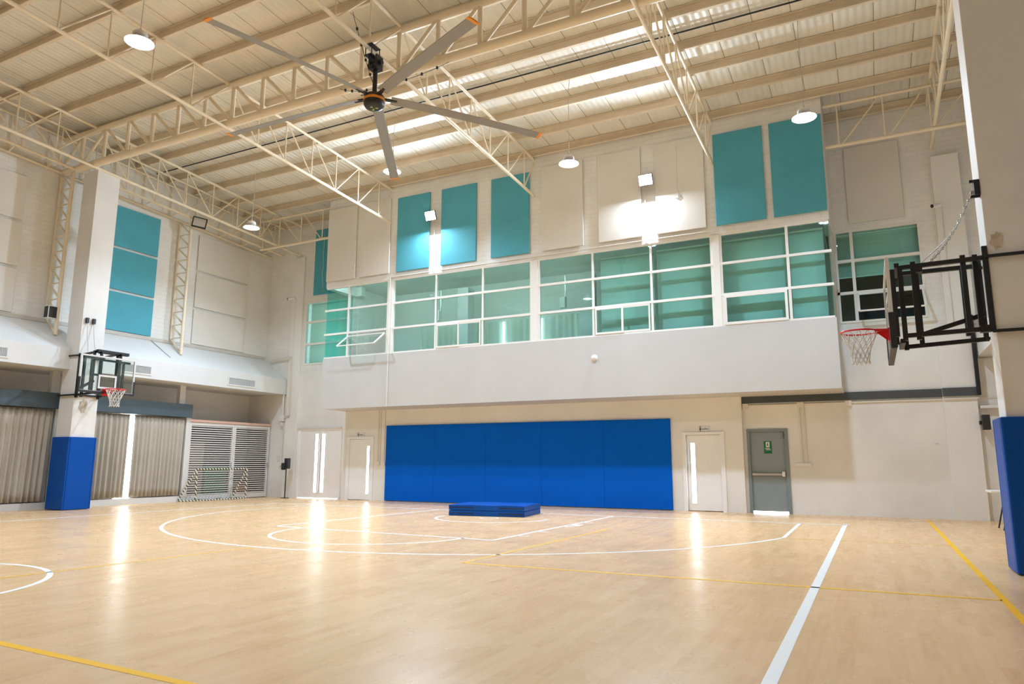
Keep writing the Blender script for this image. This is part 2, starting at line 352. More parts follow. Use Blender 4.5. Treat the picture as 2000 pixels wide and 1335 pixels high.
# side walls
mb = MB().box((-XW-.2, YF, 4.98), (-XW, YE, 11))
struct('wall_left', mb, m_bricky)
mb = MB().box((-XR-.15, YF, 0), (-XR, YE, 4.98))
struct('wall_left_lower', mb, m_wall)
mb = MB().box((XW, YF, 4.98), (XW+.2, YE, 11))
struct('wall_right', mb, m_bricky)
mb = MB().box((XR, YF, 0), (XR+.15, YE, 4.98))
struct('wall_right_lower', mb, m_wall)
struct('wall_front', MB().box((-XR, YF-.2, 0), (XR, YF, 12)), m_wall)
# air-conditioning bulkheads with a sloping top
def bulk(s):
    fx = 10.75 if s < 0 else 10.38
    poly = [(s*fx, 3.64), (s*fx, 4.18), (s*XW, 4.98), (s*(XW+.2), 4.98), (s*XR, 4.5), (s*XR, 3.64)]
    return MB().prism(poly, 'y', YF, YE)
struct('trim_1', bulk(-1), m_white, label='boxed white bulkhead along the left wall')
struct('trim_2', bulk(1), m_white, label='boxed white bulkhead along the right wall')
# ceiling
def zroof(y): return zr(y)+.27
mb = MB(); ys = [YF, YE+.4]
mb.add([(-XR, YF, zroof(YF)), (XR, YF, zroof(YF)), (XR, YE+.4, zroof(YE+.4)), (-XR, YE+.4, zroof(YE+.4)),
        (-XR, YF, zroof(YF)+.1), (XR, YF, zroof(YF)+.1), (XR, YE+.4, zroof(YE+.4)+.1), (-XR, YE+.4, zroof(YE+.4)+.1)],
       [(0, 1, 2, 3), (4, 5, 6, 7), (0, 1, 5, 4), (1, 2, 6, 5), (2, 3, 7, 6), (3, 0, 4, 7)])
struct('ceiling', mb, m_roof)

# pilasters of the end wall
struct('trim_3', MB().box((9.62, YR+.02, 0), (10.28, YE, 4.4)).box((9.85, YR+.02, 4.4), (10.42, YE, 8.57)), m_wall, label='square pilaster right of the end wall window')
struct('trim_4', MB().box((-10.66, YR+.07, 0), (-10.14, YE, 8.72)), m_wall, label='shallow pilaster in the left corner')

# columns with wall pads
def column(x0, x1, y0, y1, h, label):
    t = thing('concrete_column', label, 'column', ((x0+x1)/2, (y0+y1)/2, 0))
    cx, cy = (x0+x1)/2, (y0+y1)/2
    o = MB().box((x0-cx, y0-cy, 0), (x1-cx, y1-cy, h)).build('shaft', m_col, t, .01); return t
column(-11.04, -10.42, -5.1, -4.45, 9.18, 'white square column with a blue pad in front of the curtains')
column(9.52, 10.22, -6.30, -5.80, 9.3, 'big white column at the right edge of the photo')
def pad(x0, x1, y0, y1, h, label, t=.05):
    p = thing('column_pad', label, 'pad', ((x0+x1)/2, (y0+y1)/2, 0), group=None); cx, cy = (x0+x1)/2, (y0+y1)/2
    def b(a, c): return MB().box((a[0]-cx, a[1]-cy, a[2]), (c[0]-cx, c[1]-cy, c[2]))
    b((x0-t, y0-t, 0.01), (x1+t, y0-.002, h)).build('pad_panel', m_blue, p, .02)
    b((x0-t, y1+.002, 0.01), (x1+t, y1+t, h)).build('pad_panel', m_blue, p, .02)
    b((x0-t, y0-.001, 0.01), (x0-.002, y1+.001, h)).build('pad_panel', m_blue, p, .015)
    b((x1+.002, y0-.001, 0.01), (x1+t, y1+.001, h)).build('pad_panel', m_blue, p, .015)
    return p
pad(-11.04, -10.42, -5.1, -4.45, 1.86, 'tall blue vinyl pad wrapped round the left column foot')
pad(9.52, 10.22, -6.30, -5.80, 1.78, 'dark blue vinyl pad wrapped round the right column foot', .07)

# ================================================================== ROOF STEEL
for i, y in enumerate([-12.2, -11.2, -10.15, -9.1, -8.1, -7.1, -6.06, -5.0, -4.0, -3.05, -1.9, -.88, .23, 1.28, 2.68]):
    z = zr(y)+.045
    mb = MB().box((-XW, y-.035, z), (XW, y+.035, z+.012)).box((-XW, y+.022, z+.012), (XW, y+.035, z+.2)).box((-XW, y-.035, z+.2), (XW, y+.03, z+.212)).box((-XW, y-.035, z+.012), (XW, y-.028, z+.03))
    lab = 'cream purlin under the roof, number %s counted from the end wall' % (['one','two','three','four','five','six','seven','eight','nine','ten','eleven','twelve','thirteen','fourteen','fifteen'][14-i])
    lab = {14: 'cream purlin against the end wall, the last under the roof', 13: 'cream purlin along the head of the teal panels', 10: 'cream purlin that the far row of lamps hangs from'}.get(i, lab)
    o = mb.build('roof_purlin', m_purlin); tag(o, lab, 'purlin', 'purlins under the roof')
# black cable along a purlin
mb = MB().tube((-XW, -2.32, zr(-2.32)+.2), (XW, -2.32, zr(-2.32)+.2), .018, n=6)
tag(mb.build('power_cable', m_black), 'black cable running under the roof beside the lamp purlin', 'cable')

# main truss across the hall
TY = -5.2; TZ0, TZ1 = 9.31, 10.30
t = thing('main_roof_truss', 'heavy tubular cream truss spanning the hall above the columns', 'truss', (0, TY, TZ0))
MB().tube((-11.9, 0, 0), (11.9, 0, 0), .10, n=16).build('bottom_chord', m_steel, t)
MB().tube((-11.9, 0, TZ1-TZ0), (11.9, 0, TZ1-TZ0), .085, n=16).build('top_chord', m_steel, t)
nod = [-10.1+.985*k-.98*2 for k in range(0, 25)]
nod = [x for x in nod if x < 11.8]
for i, x in enumerate(nod):
    MB().tube((x, 0, .05), (x, 0, TZ1-TZ0-.05), .052, n=10).build('vertical_strut', m_steel, t)
    if i+1 < len(nod):
        x2 = nod[i+1]
        if x < -10.2: a, b = (x, .05), (x2, TZ1-TZ0-.05)
        elif x2 < 0: a, b = (x+.06, TZ1-TZ0-.05), (x2-.03, .05)
        else: a, b = (x+.03, .05), (x2-.06, TZ1-TZ0-.05)
        MB().tube((a[0], 0, a[1]), (b[0], 0, b[1]), .042, n=10).build('diagonal_strut', m_steel, t)
# secondary trusses running towards the end wall
yn = [1.42, .72, -.29, -1.3, -2.3, -3.3, -4.25, -5.2, -6.26, -7.26, -8.26, -9.26, -10.26, -11.26, -12.26]
def sec_truss(X, label, yend=1.36, tail=None):
    t = thing('roof_truss', label, 'truss', (X, TY, TZ0), group='light roof trusses running to the end wall')
    def P(y, top): return (0, y-TY, zr(y)-(0 if top else 1.12)-TZ0)
    MB().tube(P(yend, 1), P(-12.6, 1), .038, n=10).build('top_chord', m_steel, t)
    MB().tube(P(yend if tail is None else tail, 0), P(-12.6, 0), .042, n=10).build('bottom_chord', m_steel, t)
    for i, y in enumerate(yn[1:]):
        if abs(y-TY) > .1: MB().tube(P(y, 1), P(y, 0), .019, n=8).build('vertical_strut', m_steel, t)
    for i in range(len(yn)-1):
        y0, y1 = yn[i], yn[i+1]
        if y1 >= -1.35 or y1 < -9: a, b = P(y0, 1), P(y1, 0)          # rises towards the end wall
        elif y0 <= -5.0: a, b = P(y0, 1), P(y1, 0)
        else: a, b = P(y1, 1), P(y0, 0)
        MB().tube(a, b, .019, n=8).build('diagonal_strut', m_steel, t)
    return t
sec_truss(-5.3, 'light cream roof truss left of the fan, ending beside the first teal pair')
sec_truss(-.17, 'light cream roof truss that carries the big ceiling fan')
sec_truss(4.93, 'light cream roof truss ending left of the two right-hand teal panels')
sec_truss(9.9, 'light cream roof truss ending at the pilaster beside the right column', 2.7, 2.7)
sec_truss(-10.42, 'light cream roof truss nearest the left wall, ending at the corner pilaster', 2.7, 2.7)
# edge truss along the gallery front, either side of the gallery
def edge_truss(x0, x1, nodes, label, lean):
    y = 1.5; z1 = 9.86; z0 = 8.80
    t = thing('edge_truss', label, 'truss', ((x0+x1)/2, y, z0), group=None); cx = (x0+x1)/2
    MB().tube((x0-cx, 0, 0), (x1-cx, 0, 0), .042, n=10).build('bottom_chord', m_steel, t)
    MB().tube((x0-cx, 0, z1-z0), (x1-cx, 0, z1-z0), .038, n=10).build('top_chord', m_steel, t)
    for i, x in enumerate(nodes):
        MB().tube((x-cx, 0, 0), (x-cx, 0, z1-z0), .02, n=8).build('vertical_strut', m_steel, t)
    L = nodes
    for i in range(len(L)-1):
        a, b = ((L[i]-cx+.06, 0, 0), (L[i+1]-cx-.06, 0, z1-z0)) if lean > 0 else ((L[i]-cx+.06, 0, z1-z0), (L[i+1]-cx-.04, 0, 0))
        MB().tube(a, b, .018, n=8).build('diagonal_strut', m_steel, t)
edge_truss(7.60, 11.18, [7.91, 8.9, 9.85, 10.85], 'cream edge truss from the gallery corner towards the right wall', 1)
edge_truss(-11.18, -7.88, [-11.1, -10.3, -9.27, -8.29], 'cream edge truss from the left corner to the gallery', -1)
# twin-chord truss along each side wall
def side_truss(s, label):
    t = thing('side_truss', label, 'truss', (s*11.55, -5, 9.2))
    for X in (s*.3, -s*.3):
        MB().tube((X, -16+5, zr(-16)-1.05-9.2), (X, 2.7+5, zr(2.7)-1.05-9.2), .036, n=8).build('bottom_chord', m_steel, t)
        MB().tube((X, -16+5, zr(-16)-9.2), (X, 2.7+5, zr(2.7)-9.2), .034, n=8).build('top_chord', m_steel, t)
    k = 0; y = 2.2
    while y > -14.5:
        for X in ((s*.3, -s*.3)):
            MB().tube((X, y+5, zr(y)-9.2), (X, y+5, zr(y)-1.05-9.2), .017, n=6).build('vertical_strut', m_steel, t)
        X = -s*.3
        up = (y > -1.3)
        if up: MB().tube((X, y+5, zr(y)-9.2), (X, y-.95+5, zr(y)-1.05-9.2), .016, n=6).build('diagonal_strut', m_steel, t)
        else: MB().tube((X, y-.95+5, zr(y)-9.2), (X, y+5, zr(y)-1.05-9.2), .016, n=6).build('diagonal_strut', m_steel, t)
        MB().tube((-.3, y+5, zr(y)-1.05-9.2), (.3, y-.15+5, zr(y)-1.05-9.2), .018, n=6).build('cross_tie', m_steel, t)
        y -= .985
side_truss(-1, 'thin twin-chord cream truss running along the left wall')
side_truss(1, 'thin twin-chord cream truss running along the right wall')
# laced wall columns
def laced(X0, X1, y, zt, zb, label):
    s = 1 if X1 > X0 else -1
    t = thing('lattice_column', label, 'column', ((X0+X1)/2, y, zb)); c = (X0+X1)/2; h = zt-zb
    MB().tube((X1-c, 0, 0), (X1-c, 0, h), .05, n=10).build('front_chord', m_steel, t)
    MB().tube((X0-c, 0, .55), (X0-c, 0, h), .042, n=10).build('wall_chord', m_steel, t)
    n = 9; zz = [.55+(h-.55)*i/n for i in range(n+1)]
    for i in range(n):
        MB().tube((X0-c, 0, zz[i]), (X1-c, 0, zz[i]), .022, n=6).build('lacing_bar', m_steel, t)
        MB().tube((X1-c, 0, zz[i]), (X0-c, 0, zz[i+1]), .028, n=6).build('lacing_bar', m_steel, t)
    MB().tube((X0-c, 0, .55), (X1-c, 0, 0.02), .03, n=8).build('foot_brace', m_steel, t)
laced(-11.83, -11.3, -5.25, 9.2, 4.585, 'cream lattice column on the left wall, half hidden behind the big square column')
laced(-11.83, -11.3, -1.35, 9.0, 4.585, 'cream lattice column right of the stacked teal wall panels')

# ================================================================== ACOUSTIC PANELS
def panel(name, x0, x1, z0, z1, y, m, label, grp, tt=.04):
    o = MB().box((x0, y-tt-.021, z0), (x1, y-.021, z1)).build(name, m, None, .008); return tag(o, label, 'panel', grp)
g1 = 'teal acoustic panels above the gallery windows'
for x0, x1, lb in [(-4.97, -3.74, 'teal wall panel left of the first glowing floodlight'), (-3.31, -2.06, 'teal wall panel right of the first glowing floodlight'),
                   (-1.55, -.29, 'single teal wall panel crossed by the truss end, between two floodlights'), (4.97, 6.18, 'teal wall panel right of the grey pair'),
                   (6.35, 7.55, 'teal wall panel at the gallery corner behind a lamp')]:
    panel('acoustic_panel', x0, x1, 7.17, 9.62, YB, m_teal, lb, g1)
g2 = 'cream acoustic panels above the gallery windows'
for x0, x1, lb in [(-7.83, -6.62, 'cream wall panel at the left corner of the gallery'), (-6.45, -5.25, 'cream wall panel left of the first teal pair'),
                   (.10, 1.37, 'cream wall panel behind the middle hanging lamp'), (1.82, 3.04, 'cream-grey wall panel left of the second floodlight'),
                   (3.43, 4.72, 'cream-grey wall panel right of the second floodlight')]:
    panel('acoustic_panel', x0, x1, 7.17, 9.68, YB, m_panel, lb, g2)
panel('acoustic_panel', 7.97, 9.2, 7.2, 9.2, YE, m_panel, 'cream wall panel above the right-hand end window', None, .03)
panel('acoustic_panel', -9.69, -8.1, 7.21, 9.68, YE, m_teal, 'narrow-looking teal panel half hidden behind the gallery corner', None, .03)
for i, (z0, z1) in enumerate([(7.67, 8.92), (6.34, 7.59), (5.1, 6.26)]):
    o = MB().box((-XW+.021, -3.83, z0), (-XW+.06, -2.06, z1)).build('acoustic_panel', m_teal, None, .008)
    tag(o, ['top teal panel of the stack on the left wall', 'middle teal panel of the stack on the left wall', 'bottom teal panel of the stack on the left wall'][i], 'panel', 'stacked teal panels on the left wall')
for j, (a0, a1, nm) in enumerate([(-.56, 1.65, 'near the corner'), (-8.4, -6.1, 'at the left edge of the photo')]):
    for i, (z0, z1) in enumerate([(7.62, 8.85), (6.35, 7.55), (5.1, 6.27)]):
        o = MB().box((-XW+.021, a0, z0), (-XW+.05, a1, z1)).build('acoustic_panel', m_panel, None, .008)
        tag(o, ['top', 'middle', 'bottom'][i]+' cream panel on the left wall '+nm, 'panel', 'stacked cream panels on the left wall')

# ================================================================== GALLERY WINDOWS
def glazing(name, x0, x1, mulls, opens=(), overL=0, overR=0, label='', skip=()):
    """frame, panes and sashes of one window of the gallery front"""
    y0, y1 = YB+.02, YB+.09; Z0, Z1 = 4.58, 6.97; R1, R2 = 6.185, 5.38
    c = (x0+x1)/2
    t = bpy.data.objects.new(name, None); COL.objects.link(t); t.location = (c, YB+.05, Z0); t['kind'] = 'structure'; t['label'] = label
    def b(m_, xa, xb, za, zb, d0=-.035, d1=.035): m_.box((xa-c, d0, za-Z0), (xb-c, d1, zb-Z0))
    fr = MB()
    e = .03
    if not overL: b(fr, x0, x0+2*e, Z0, Z1)
    if not overR: b(fr, x1-2*e, x1, Z0, Z1)
    b(fr, x0, x1, Z1-.05, Z1); b(fr, x0, x1, Z0, Z0+.045)
    b(fr, x0-overL, x1+overR, R1-e, R1+e, -.045, .035); b(fr, x0-overL, x1+overR, R2-e, R2+e, -.045, .035)
    for m in mulls: b(fr, m-e, m+e, Z0, Z1)
    fr.build('frame', m_frame, t)
    gl = MB(); cells = [x0]+list(mulls)+[x1]
    for i in range(len(cells)-1):
        for (za, zb) in ((Z0, R2), (R2, R1), (R1, Z1)):
            if (i, za) in skip: continue
            b(gl, cells[i], cells[i+1], za, zb, -.004, .004)
    gl.build('pane', m_tint, t)
    for (kind, xa, xb) in opens:
        if kind == 'slide':
            for q, (p0, p1, dy) in enumerate(((xa+.03, (xa+xb)/2+.03, -.05), ((xa+xb)/2-.03, xb-.03, -.03))):
                s_ = MB(); w_ = .04
                for r_ in ((p0, p0+w_, Z0+.05, R2-.03), (p1-w_, p1, Z0+.05, R2-.03), (p0, p1, Z0+.05, Z0+.1), (p0, p1, R2-.08, R2-.03)): b(s_, *r_, dy-.012, dy+.012)
                s_.build('sash', m_frame, t)
        if kind == 'awning':
            s_ = MB(); w_ = .06
            for r_ in ((xa+.03, xa+.03+w_, Z0+.03, R2-.03), (xb-.03-w_, xb-.03, Z0+.03, R2-.03), (xa+.03, xb-.03, Z0+.03, Z0+.09), (xa+.03, xb-.03, R2-.09, R2-.03)): b(s_, *r_, -.06, -.035)
            s_.build('sash', m_frame, t)
        if kind == 'open':
            # top-hung sash swung outwards
            A = Vector((xa+.03-c, -.04, R2-.12-Z0)); Bv = Vector((xb-.05-c, -.04, R2-.12-Z0)); d = Vector((0, -.52, -.40))
            s_ = MB(); n_ = .022
            for p, q in ((A, Bv), (A+d, Bv+d), (A, A+d), (Bv, Bv+d)): s_.bar(p, q, .045, .03)
            sh = s_.build('open_sash', m_frame, t); sh['label'] = 'sash swung out'
            MB().quad(A, Bv, Bv+d, A+d).build('sash_pane', m_tint, sh)
            MB().tube(((xa+xb)/2-c, -.03, .2), ((xa+xb)/2-c-.1, -.28, .33), .008, n=5).build('stay', m_alu, sh)
    return t
glazing('window_1', GX0+.02, -5.27, [-6.88], [('open', -6.88, -5.33)], overL=.03, label='gallery window at the left corner with one sash swung open', skip={(1, 4.58)})
glazing('window_2', -5.11, -.24, [-3.49, -1.85], [('slide', -3.46, -1.88)], label='gallery window between the two left posts, sliding pane in its middle')
glazing('window_3', -.05, 4.83, [1.60, 3.23], [('slide', 1.63, 3.20)], label='middle gallery window with a small sliding pane')
glazing('window_4', 5.0, GX1-.03, [6.60], [('awning', 5.03, 6.57)], overR=.03, label='gallery window at the right corner, blind down behind it')
def side_glass(X, name, s, label):
    t = bpy.data.objects.new(name, None); COL.objects.link(t); t.location = (X, 2.07, 4.58); t['kind'] = 'structure'; t['label'] = label
    MB().box((-.004, YB+.06-2.07, 0), (.004, YE-2.07, 2.38)).build('pane', m_tint, t)
    fr = MB()
    fr.box((-.02, YB+.06-2.07, 0), (.02, YE-2.07, .03)).box((-.02, YB+.06-2.07, 2.35), (.02, YE-2.07, 2.38)).box((-.02, YE-2.07-.05, 0), (.02, YE-2.07, 2.38))
    fr.build('frame', m_frame, t)
side_glass(GX0+.03, 'window_5', -1, 'side glass of the gallery facing the left corner'); side_glass(GX1-.05, 'window_6', 1, 'side glass of the gallery facing right')
struct('trim_5', MB().box((-5.27, YB, 4.58), (-5.11, YB+.15, 6.97)), m_wall, label='post between the first two gallery windows')
struct('trim_6', MB().box((-.24, YB, 4.58), (-.05, YB+.15, 6.97)), m_wall, label='middle post of the gallery front')
struct('trim_7', MB().box((4.83, YB, 4.58), (5.0, YB+.15, 6.97)), m_wall, label='post left of the right corner gallery window')
# blinds
def blind(x0, x1, y, z0, z1, label, grp='roller blinds behind the gallery glass'):
    t = thing('roller_blind', label, 'blind', ((x0+x1)/2, y, z1), group=grp); c = (x0+x1)/2
    n = 40; vs = []; 
    for k in range(n+1):
        z = z0+(z1-.06-z0)*k/n
        vs += [(x0-c, .004*math.sin(k*1.7), z-z1), (x1-c, .004*math.sin(k*1.7), z-z1)]
    mb = MB().add(vs, [(2*k, 2*k+1, 2*k+3, 2*k+2) for k in range(n)], True); o = mb.build('blind_fabric', m_blind, t)
    so = o.modifiers.new('thick', 'SOLIDIFY'); so.thickness = .003
    MB().tube((x0-c, 0, -.03), (x1-c, 0, -.03), .03, n=10).build('roller', m_frame, t)
    MB().box((x0-c, -.012, z0-z1-.02), (x1-c, .012, z0-z1+.01)).build('bottom_rail', m_frame, t)
blind(1.66, 3.18, YB+.5, 4.62, 6.9, 'pale blind behind the middle window, left of the two there')
blind(3.28, 4.82, YB+.45, 3.2, 6.9, 'pale blind behind the middle window, right of the two there')
blind(5.02, 6.56, YB+.4, 3.2, 6.9, 'pale blind behind the wide pane of the right corner window')
blind(6.62, 7.40, YB+.38, 3.2, 6.9, 'narrow pale blind behind the corner pane')
# gallery room: daylit gaps, columns, curtains
for x0, x1, wh in [(-4.24, -4.17, 'first from the left'), (-2.74, -2.62, 'second from the left'), (-1.32, -1.22, 'middle of five'), (.22, .34, 'second from the right'), (1.9, 2.0, 'rightmost')]:
    o = MB().box((x0, 4.33, 3.3), (x1, 4.35, 5.9)).build('window_gap', m_dayin); 
    tag(o, 'bright daylight strip inside the gallery, '+wh, 'daylight gap', 'daylight gaps inside the gallery')
for x0, x1, wh in [(-6.0, -4.24, 'leftmost of five'), (-4.17, -2.74, 'second from the left'), (-2.62, -1.32, 'middle of five'), (-1.22, .22, 'second from the right'), (.34, 1.9, 'rightmost of five')]:
    n = int((x1-x0)/.03); vs = []
    for k in range(n+1):
        x = x0+(x1-x0)*k/n; y = 4.26+.035*math.sin(k*.9)
        vs += [(x, y, 3.15), (x, y, 5.92)]
    o = MB().add(vs, [(2*k, 2*k+2, 2*k+3, 2*k+1) for k in range(n)], True).build('gallery_curtain', m_blind)
    tag(o, 'drawn pale curtain behind the gallery glass, '+wh, 'curtain', 'curtains inside the gallery')
struct('trim_8', MB().box((-3.95, 3.4, 3.1), (-3.55, 3.8, 6.99)), m_white, label='column inside the gallery behind the second window')
struct('trim_9', MB().box((.42, 3.4, 3.1), (.82, 3.8, 6.99)), m_white, label='column inside the gallery behind the middle window')
for x, lb in ((-4.6, 'second'), (-.05, 'middle')):
    s_ = thing('wall_speaker', 'small white speaker box inside the gallery behind the %s window' % lb, 'speaker', (x, 3.2, 5.9), group='speakers inside the gallery')
    MB().box((-.09, -.07, 0), (.09, .07, .34)).build('cabinet', m_plasticw, s_, .01)
    MB().box((-.015, .07, .12), (.015, .2, .2)).build('bracket', m_alu, s_)
    MB().box((-.012, .17, .15), (.012, .2, 1.09)).build('hanger', m_alu, s_)

# unseen glowing strips added behind the window head to brighten the gallery
for x, wh in ((-6.3, 'leftmost'), (-3.6, 'second from the left'), (-.9, 'rightmost')):
    o = MB().box((x-1.2, 1.52, 7.22), (x+1.2, 1.62, 7.28)).build('gallery_fill_strip', m_gfill); tag(o, 'added fill strip hidden above the gallery window head, %s of three' % wh, 'light', 'added fill strips inside the gallery')
# end-wall windows
def end_window(name, x0, x1, z0, z1, vm, hm, label, sash=None, dark=False):
    t = bpy.data.objects.new(name, None); COL.objects.link(t); c = (x0+x1)/2; t.location = (c, YE+.04, z0); t['kind'] = 'structure'; t['label'] = label
    fr = MB(); e = .035
    def b(m_, xa, xb, za, zb, d0=-.06, d1=.04): m_.box((xa-c, d0, za-z0), (xb-c, d1, zb-z0))
    b(fr, x0, x0+.05, z0, z1); b(fr, x1-.05, x1, z0, z1); b(fr, x0, x1, z0, z0+.05); b(fr, x0, x1, z1-.05, z1)
    for v in vm: b(fr, v-e, v+e, z0, z1)
    for h in hm: b(fr, x0, x1, h-e, h+e)
    fr.build('frame', m_frame, t)
    g = MB(); b(g, x0+.03, x1-.03, z0+.03, z1-.03, -.004, .004) if not sash else None
    if sash:
        b(g, x0+.03, vm[0], z0+.03, z1-.03, -.004, .004); b(g, vm[0], x1-.03, hm[1], z1-.03, -.004, .004)
        xa, xb = sash; hz = hm[1]-.06
        A = Vector((xa-c, -.07, hz-z0)); B = Vector((xb-c, -.07, hz-z0)); d = Vector((0, -.42, -.50))
        s_ = MB()
        for p, q in ((A, B), (A+d, B+d), (A, A+d), (B, B+d)): s_.bar(p, q, .05, .035)
        sh = s_.build('open_sash', m_frame, t); MB().quad(A, B, B+d, A+d).build('sash_pane', m_tint, sh)
    g.build('pane', m_tint, t)
    return t
end_window('window_7', 7.60, 9.50, 4.66, 7.03, [7.99], [6.24, 5.42], 'end wall window right of the gallery with a sash open', sash=(8.05, 9.44))
end_window('window_8', -10.02, -7.95, 4.67, 6.99, [], [6.23, 5.42], 'end wall window in the left corner, partly behind the gallery glass')
struct('wall_window_recess_right', MB().box((7.6, 4.3, 4.4), (9.7, 4.4, 7.2)).box((7.4, YE+.2, 7.05), (9.7, 4.4, 7.2)).box((7.4, YE+.2, 4.4), (9.7, 4.4, 4.6)).box((9.6, YE+.2, 4.4), (9.7, 4.4, 7.2)), m_shaderoom)  # recess coloured dark in place of the shade behind the glass
struct('wall_window_recess_left', MB().box((-10.3, 4.3, 4.4), (-7.85, 4.4, 7.2)).box((-10.3, YE+.2, 7.05), (-7.85, 4.4, 7.2)).box((-10.3, YE+.2, 4.4), (-7.85, 4.4, 4.6)).box((-10.3, YE+.2, 4.4), (-10.2, 4.4, 7.2)), m_wall)
blind(7.62, 9.48, YE+.16, 5.86, 7.0, 'pale blind half drawn in the right-hand end window', None)
blind(-9.90, -7.95, YE+.16, 4.72, 6.95, 'pale blind in the left corner window with daylight at its edge', None)
o = MB().box((-10.0, YE+.45, 4.72), (-7.95, YE+.46, 6.95)).build('daylit_pane', m_daysoft); tag(o, 'pane bright with daylight behind the left corner blind', 'window pane')

# ================================================================== DOORS AND END WALL THINGS
def slit(x0, x1, z0, z1, y): return MB().box((x0, y, z0), (x1, y+.012, z1))
# double door
d = bpy.data.objects.new('door_1', None); COL.objects.link(d); d['kind'] = 'structure'; d['label'] = 'white double door with two tall glass strips'
fr = MB().box((-10.09, YE-.03, 0), (-10.0, YE+.1, 2.39)).box((-8.17, YE-.03, 0), (-8.09, YE+.1, 2.39)).box((-10.09, YE-.03, 2.33), (-8.09, YE+.1, 2.39)); fr.build('door_frame', m_door, d)
def leaf(x0, x1, s0, s1, z0s, z1s, y, parent, z1=2.33):
    mb = MB().box((x0, y, .02), (s0, y+.05, z1)).box((s1, y, .02), (x1, y+.05, z1)).box((s0, y, .02), (s1, y+.05, z0s)).box((s0, y, z1s), (s1, y+.05, z1))
    lf = mb.build('door_leaf', m_door, parent)
    MB().box((s0-.02, y-.008, z0s-.02), (s0, y, z1s+.02)).box((s1, y-.008, z0s-.02), (s1+.02, y, z1s+.02)).box((s0, y-.008, z0s-.02), (s1, y, z0s)).box((s0, y-.008, z1s), (s1, y, z1s+.02)).build('glass_bead', m_door, lf)
    g = MB().box((s0, y+.02, z0s), (s1, y+.03, z1s)).build('glass_strip', m_day, lf); g['label'] = 'frosted strip bright with daylight'
    return lf
def pull(x, y, z0, z1, parent, m=None):
    MB().tube((x, y-.06, z0), (x, y-.06, z1), .012, n=8).tube((x, y, z0+.06), (x, y-.06, z0+.06), .008, n=6).tube((x, y, z1-.06), (x, y-.06, z1-.06), .008, n=6).build('handle', m or m_alu, parent)
l1 = leaf(-10.0, -9.085, -9.27, -9.14, .2, 2.2, YE, d); pull(-9.19+.03, YE, .25, 2.1, l1)
l2 = leaf(-9.075, -8.17, -8.97, -8.83, .2, 2.2, YE, d); pull(-9.03, YE, .25, 2.1, l2)
MB().box((-10.0, YE+.06, 0), (-8.17, YE+.07, .03)).build('floor_gap', m_day, d)
MB().box((-10.1, YE-.07, 2.39), (-8.1, YE-.02, 2.42)).build('door_head', m_white, d)
# restroom doors
d2 = bpy.data.objects.new('door_2', None); COL.objects.link(d2); d2['kind'] = 'structure'; d2['label'] = 'white door under the left restroom sign'
MB().box((-7.72, YR-.04, 0), (-7.60, YR+.1, 2.06)).box((-6.70, YR-.04, 0), (-6.60, YR+.1, 2.06)).box((-7.72, YR-.04, 1.99), (-6.60, YR+.1, 2.07)).build('door_frame', m_door, d2)
l = leaf(-7.595, -6.705, -6.87, -6.77, .2, 1.76, YR-.01, d2, 1.98); pull(-6.75, YR-.01, 1.05, 1.6, l)
d3 = bpy.data.objects.new('door_3', None); COL.objects.link(d3); d3['kind'] = 'structure'; d3['label'] = 'white door under the Ladies sign'
MB().box((3.59, YR-.04, 0), (3.68, YR+.1, 2.04)).box((4.58, YR-.04, 0), (4.68, YR+.1, 2.04)).box((3.59, YR-.04, 1.97), (4.68, YR+.1, 2.04)).build('door_frame', m_door, d3)
l = leaf(3.69, 4.57, 3.79, 3.90, .2, 1.76, YR+.06, d3, 1.96); pull(3.735, YR+.05, 1.0, 1.65, l)
def text(body, loc, size, parent, m, name='lettering', sx=1):
    c = bpy.data.curves.new(name, 'FONT'); c.body = body; c.size = size; c.align_x = 'LEFT'; c.align_y = 'CENTER'; c.extrude = .001
    o = bpy.data.objects.new(name, c); link(o, parent); o.location = loc; o.rotation_euler = (PI/2, 0, 0); o.scale = (sx, 1, 1); c.materials.append(m)
    dg = bpy.context.evaluated_depsgraph_get(); me = bpy.data.meshes.new_from_object(o.evaluated_get(dg)); q = bpy.data.objects.new(name, me); link(q, parent)
    q.location = loc; q.rotation_euler = (PI/2, 0, 0); q.scale = (sx, 1, 1); bpy.data.objects.remove(o); return q
def sign(x0, x1, z0, z1, body, label, skirt):
    c = (x0+x1)/2; zc = (z0+z1)/2
    t = thing('restroom_sign', label, 'sign', (c, YR-.006, zc), group=None); W = (x1-x0)
    MB().box((-W/2, -.004, -(z1-z0)/2), (W/2, .005, (z1-z0)/2)).build('sign_plate', m_plasticw, t)
    MB().box((-W/2-.008, -.002, -(z1-z0)/2-.008), (W/2+.008, .005, (z1-z0)/2+.008)).build('sign_border', m_grille, t)
    fx = -W/2+.045
    mb = MB()
    mb.prism([(fx+.014*math.cos(k*PI/5), .05+.014*math.sin(k*PI/5)) for k in range(10)], 'y', -.008, -.004)
    mb.prism([(fx-.022, -.03), (fx+.022, -.03), (fx+.010, .033), (fx-.010, .033)] if skirt else [(fx-.016, -.02), (fx+.016, -.02), (fx+.016, .033), (fx-.016, .033)], 'y', -.008, -.004)
    mb.prism([(fx-.010, -.062), (fx+.010, -.062), (fx+.008, -.02), (fx-.008, -.02)], 'y', -.008, -.004)
    mb.build('pictogram', m_black, t)
    text(body, (fx+.028, -.006, 0), .088, t, m_black, sx=.85)
sign(4.03, 4.31, 2.06, 2.19, 'Ladies', 'small white Ladies sign above the right restroom door', True)
sign(-7.32, -7.02, 2.08, 2.2, 'Gents', 'small white sign above the left restroom door', False)
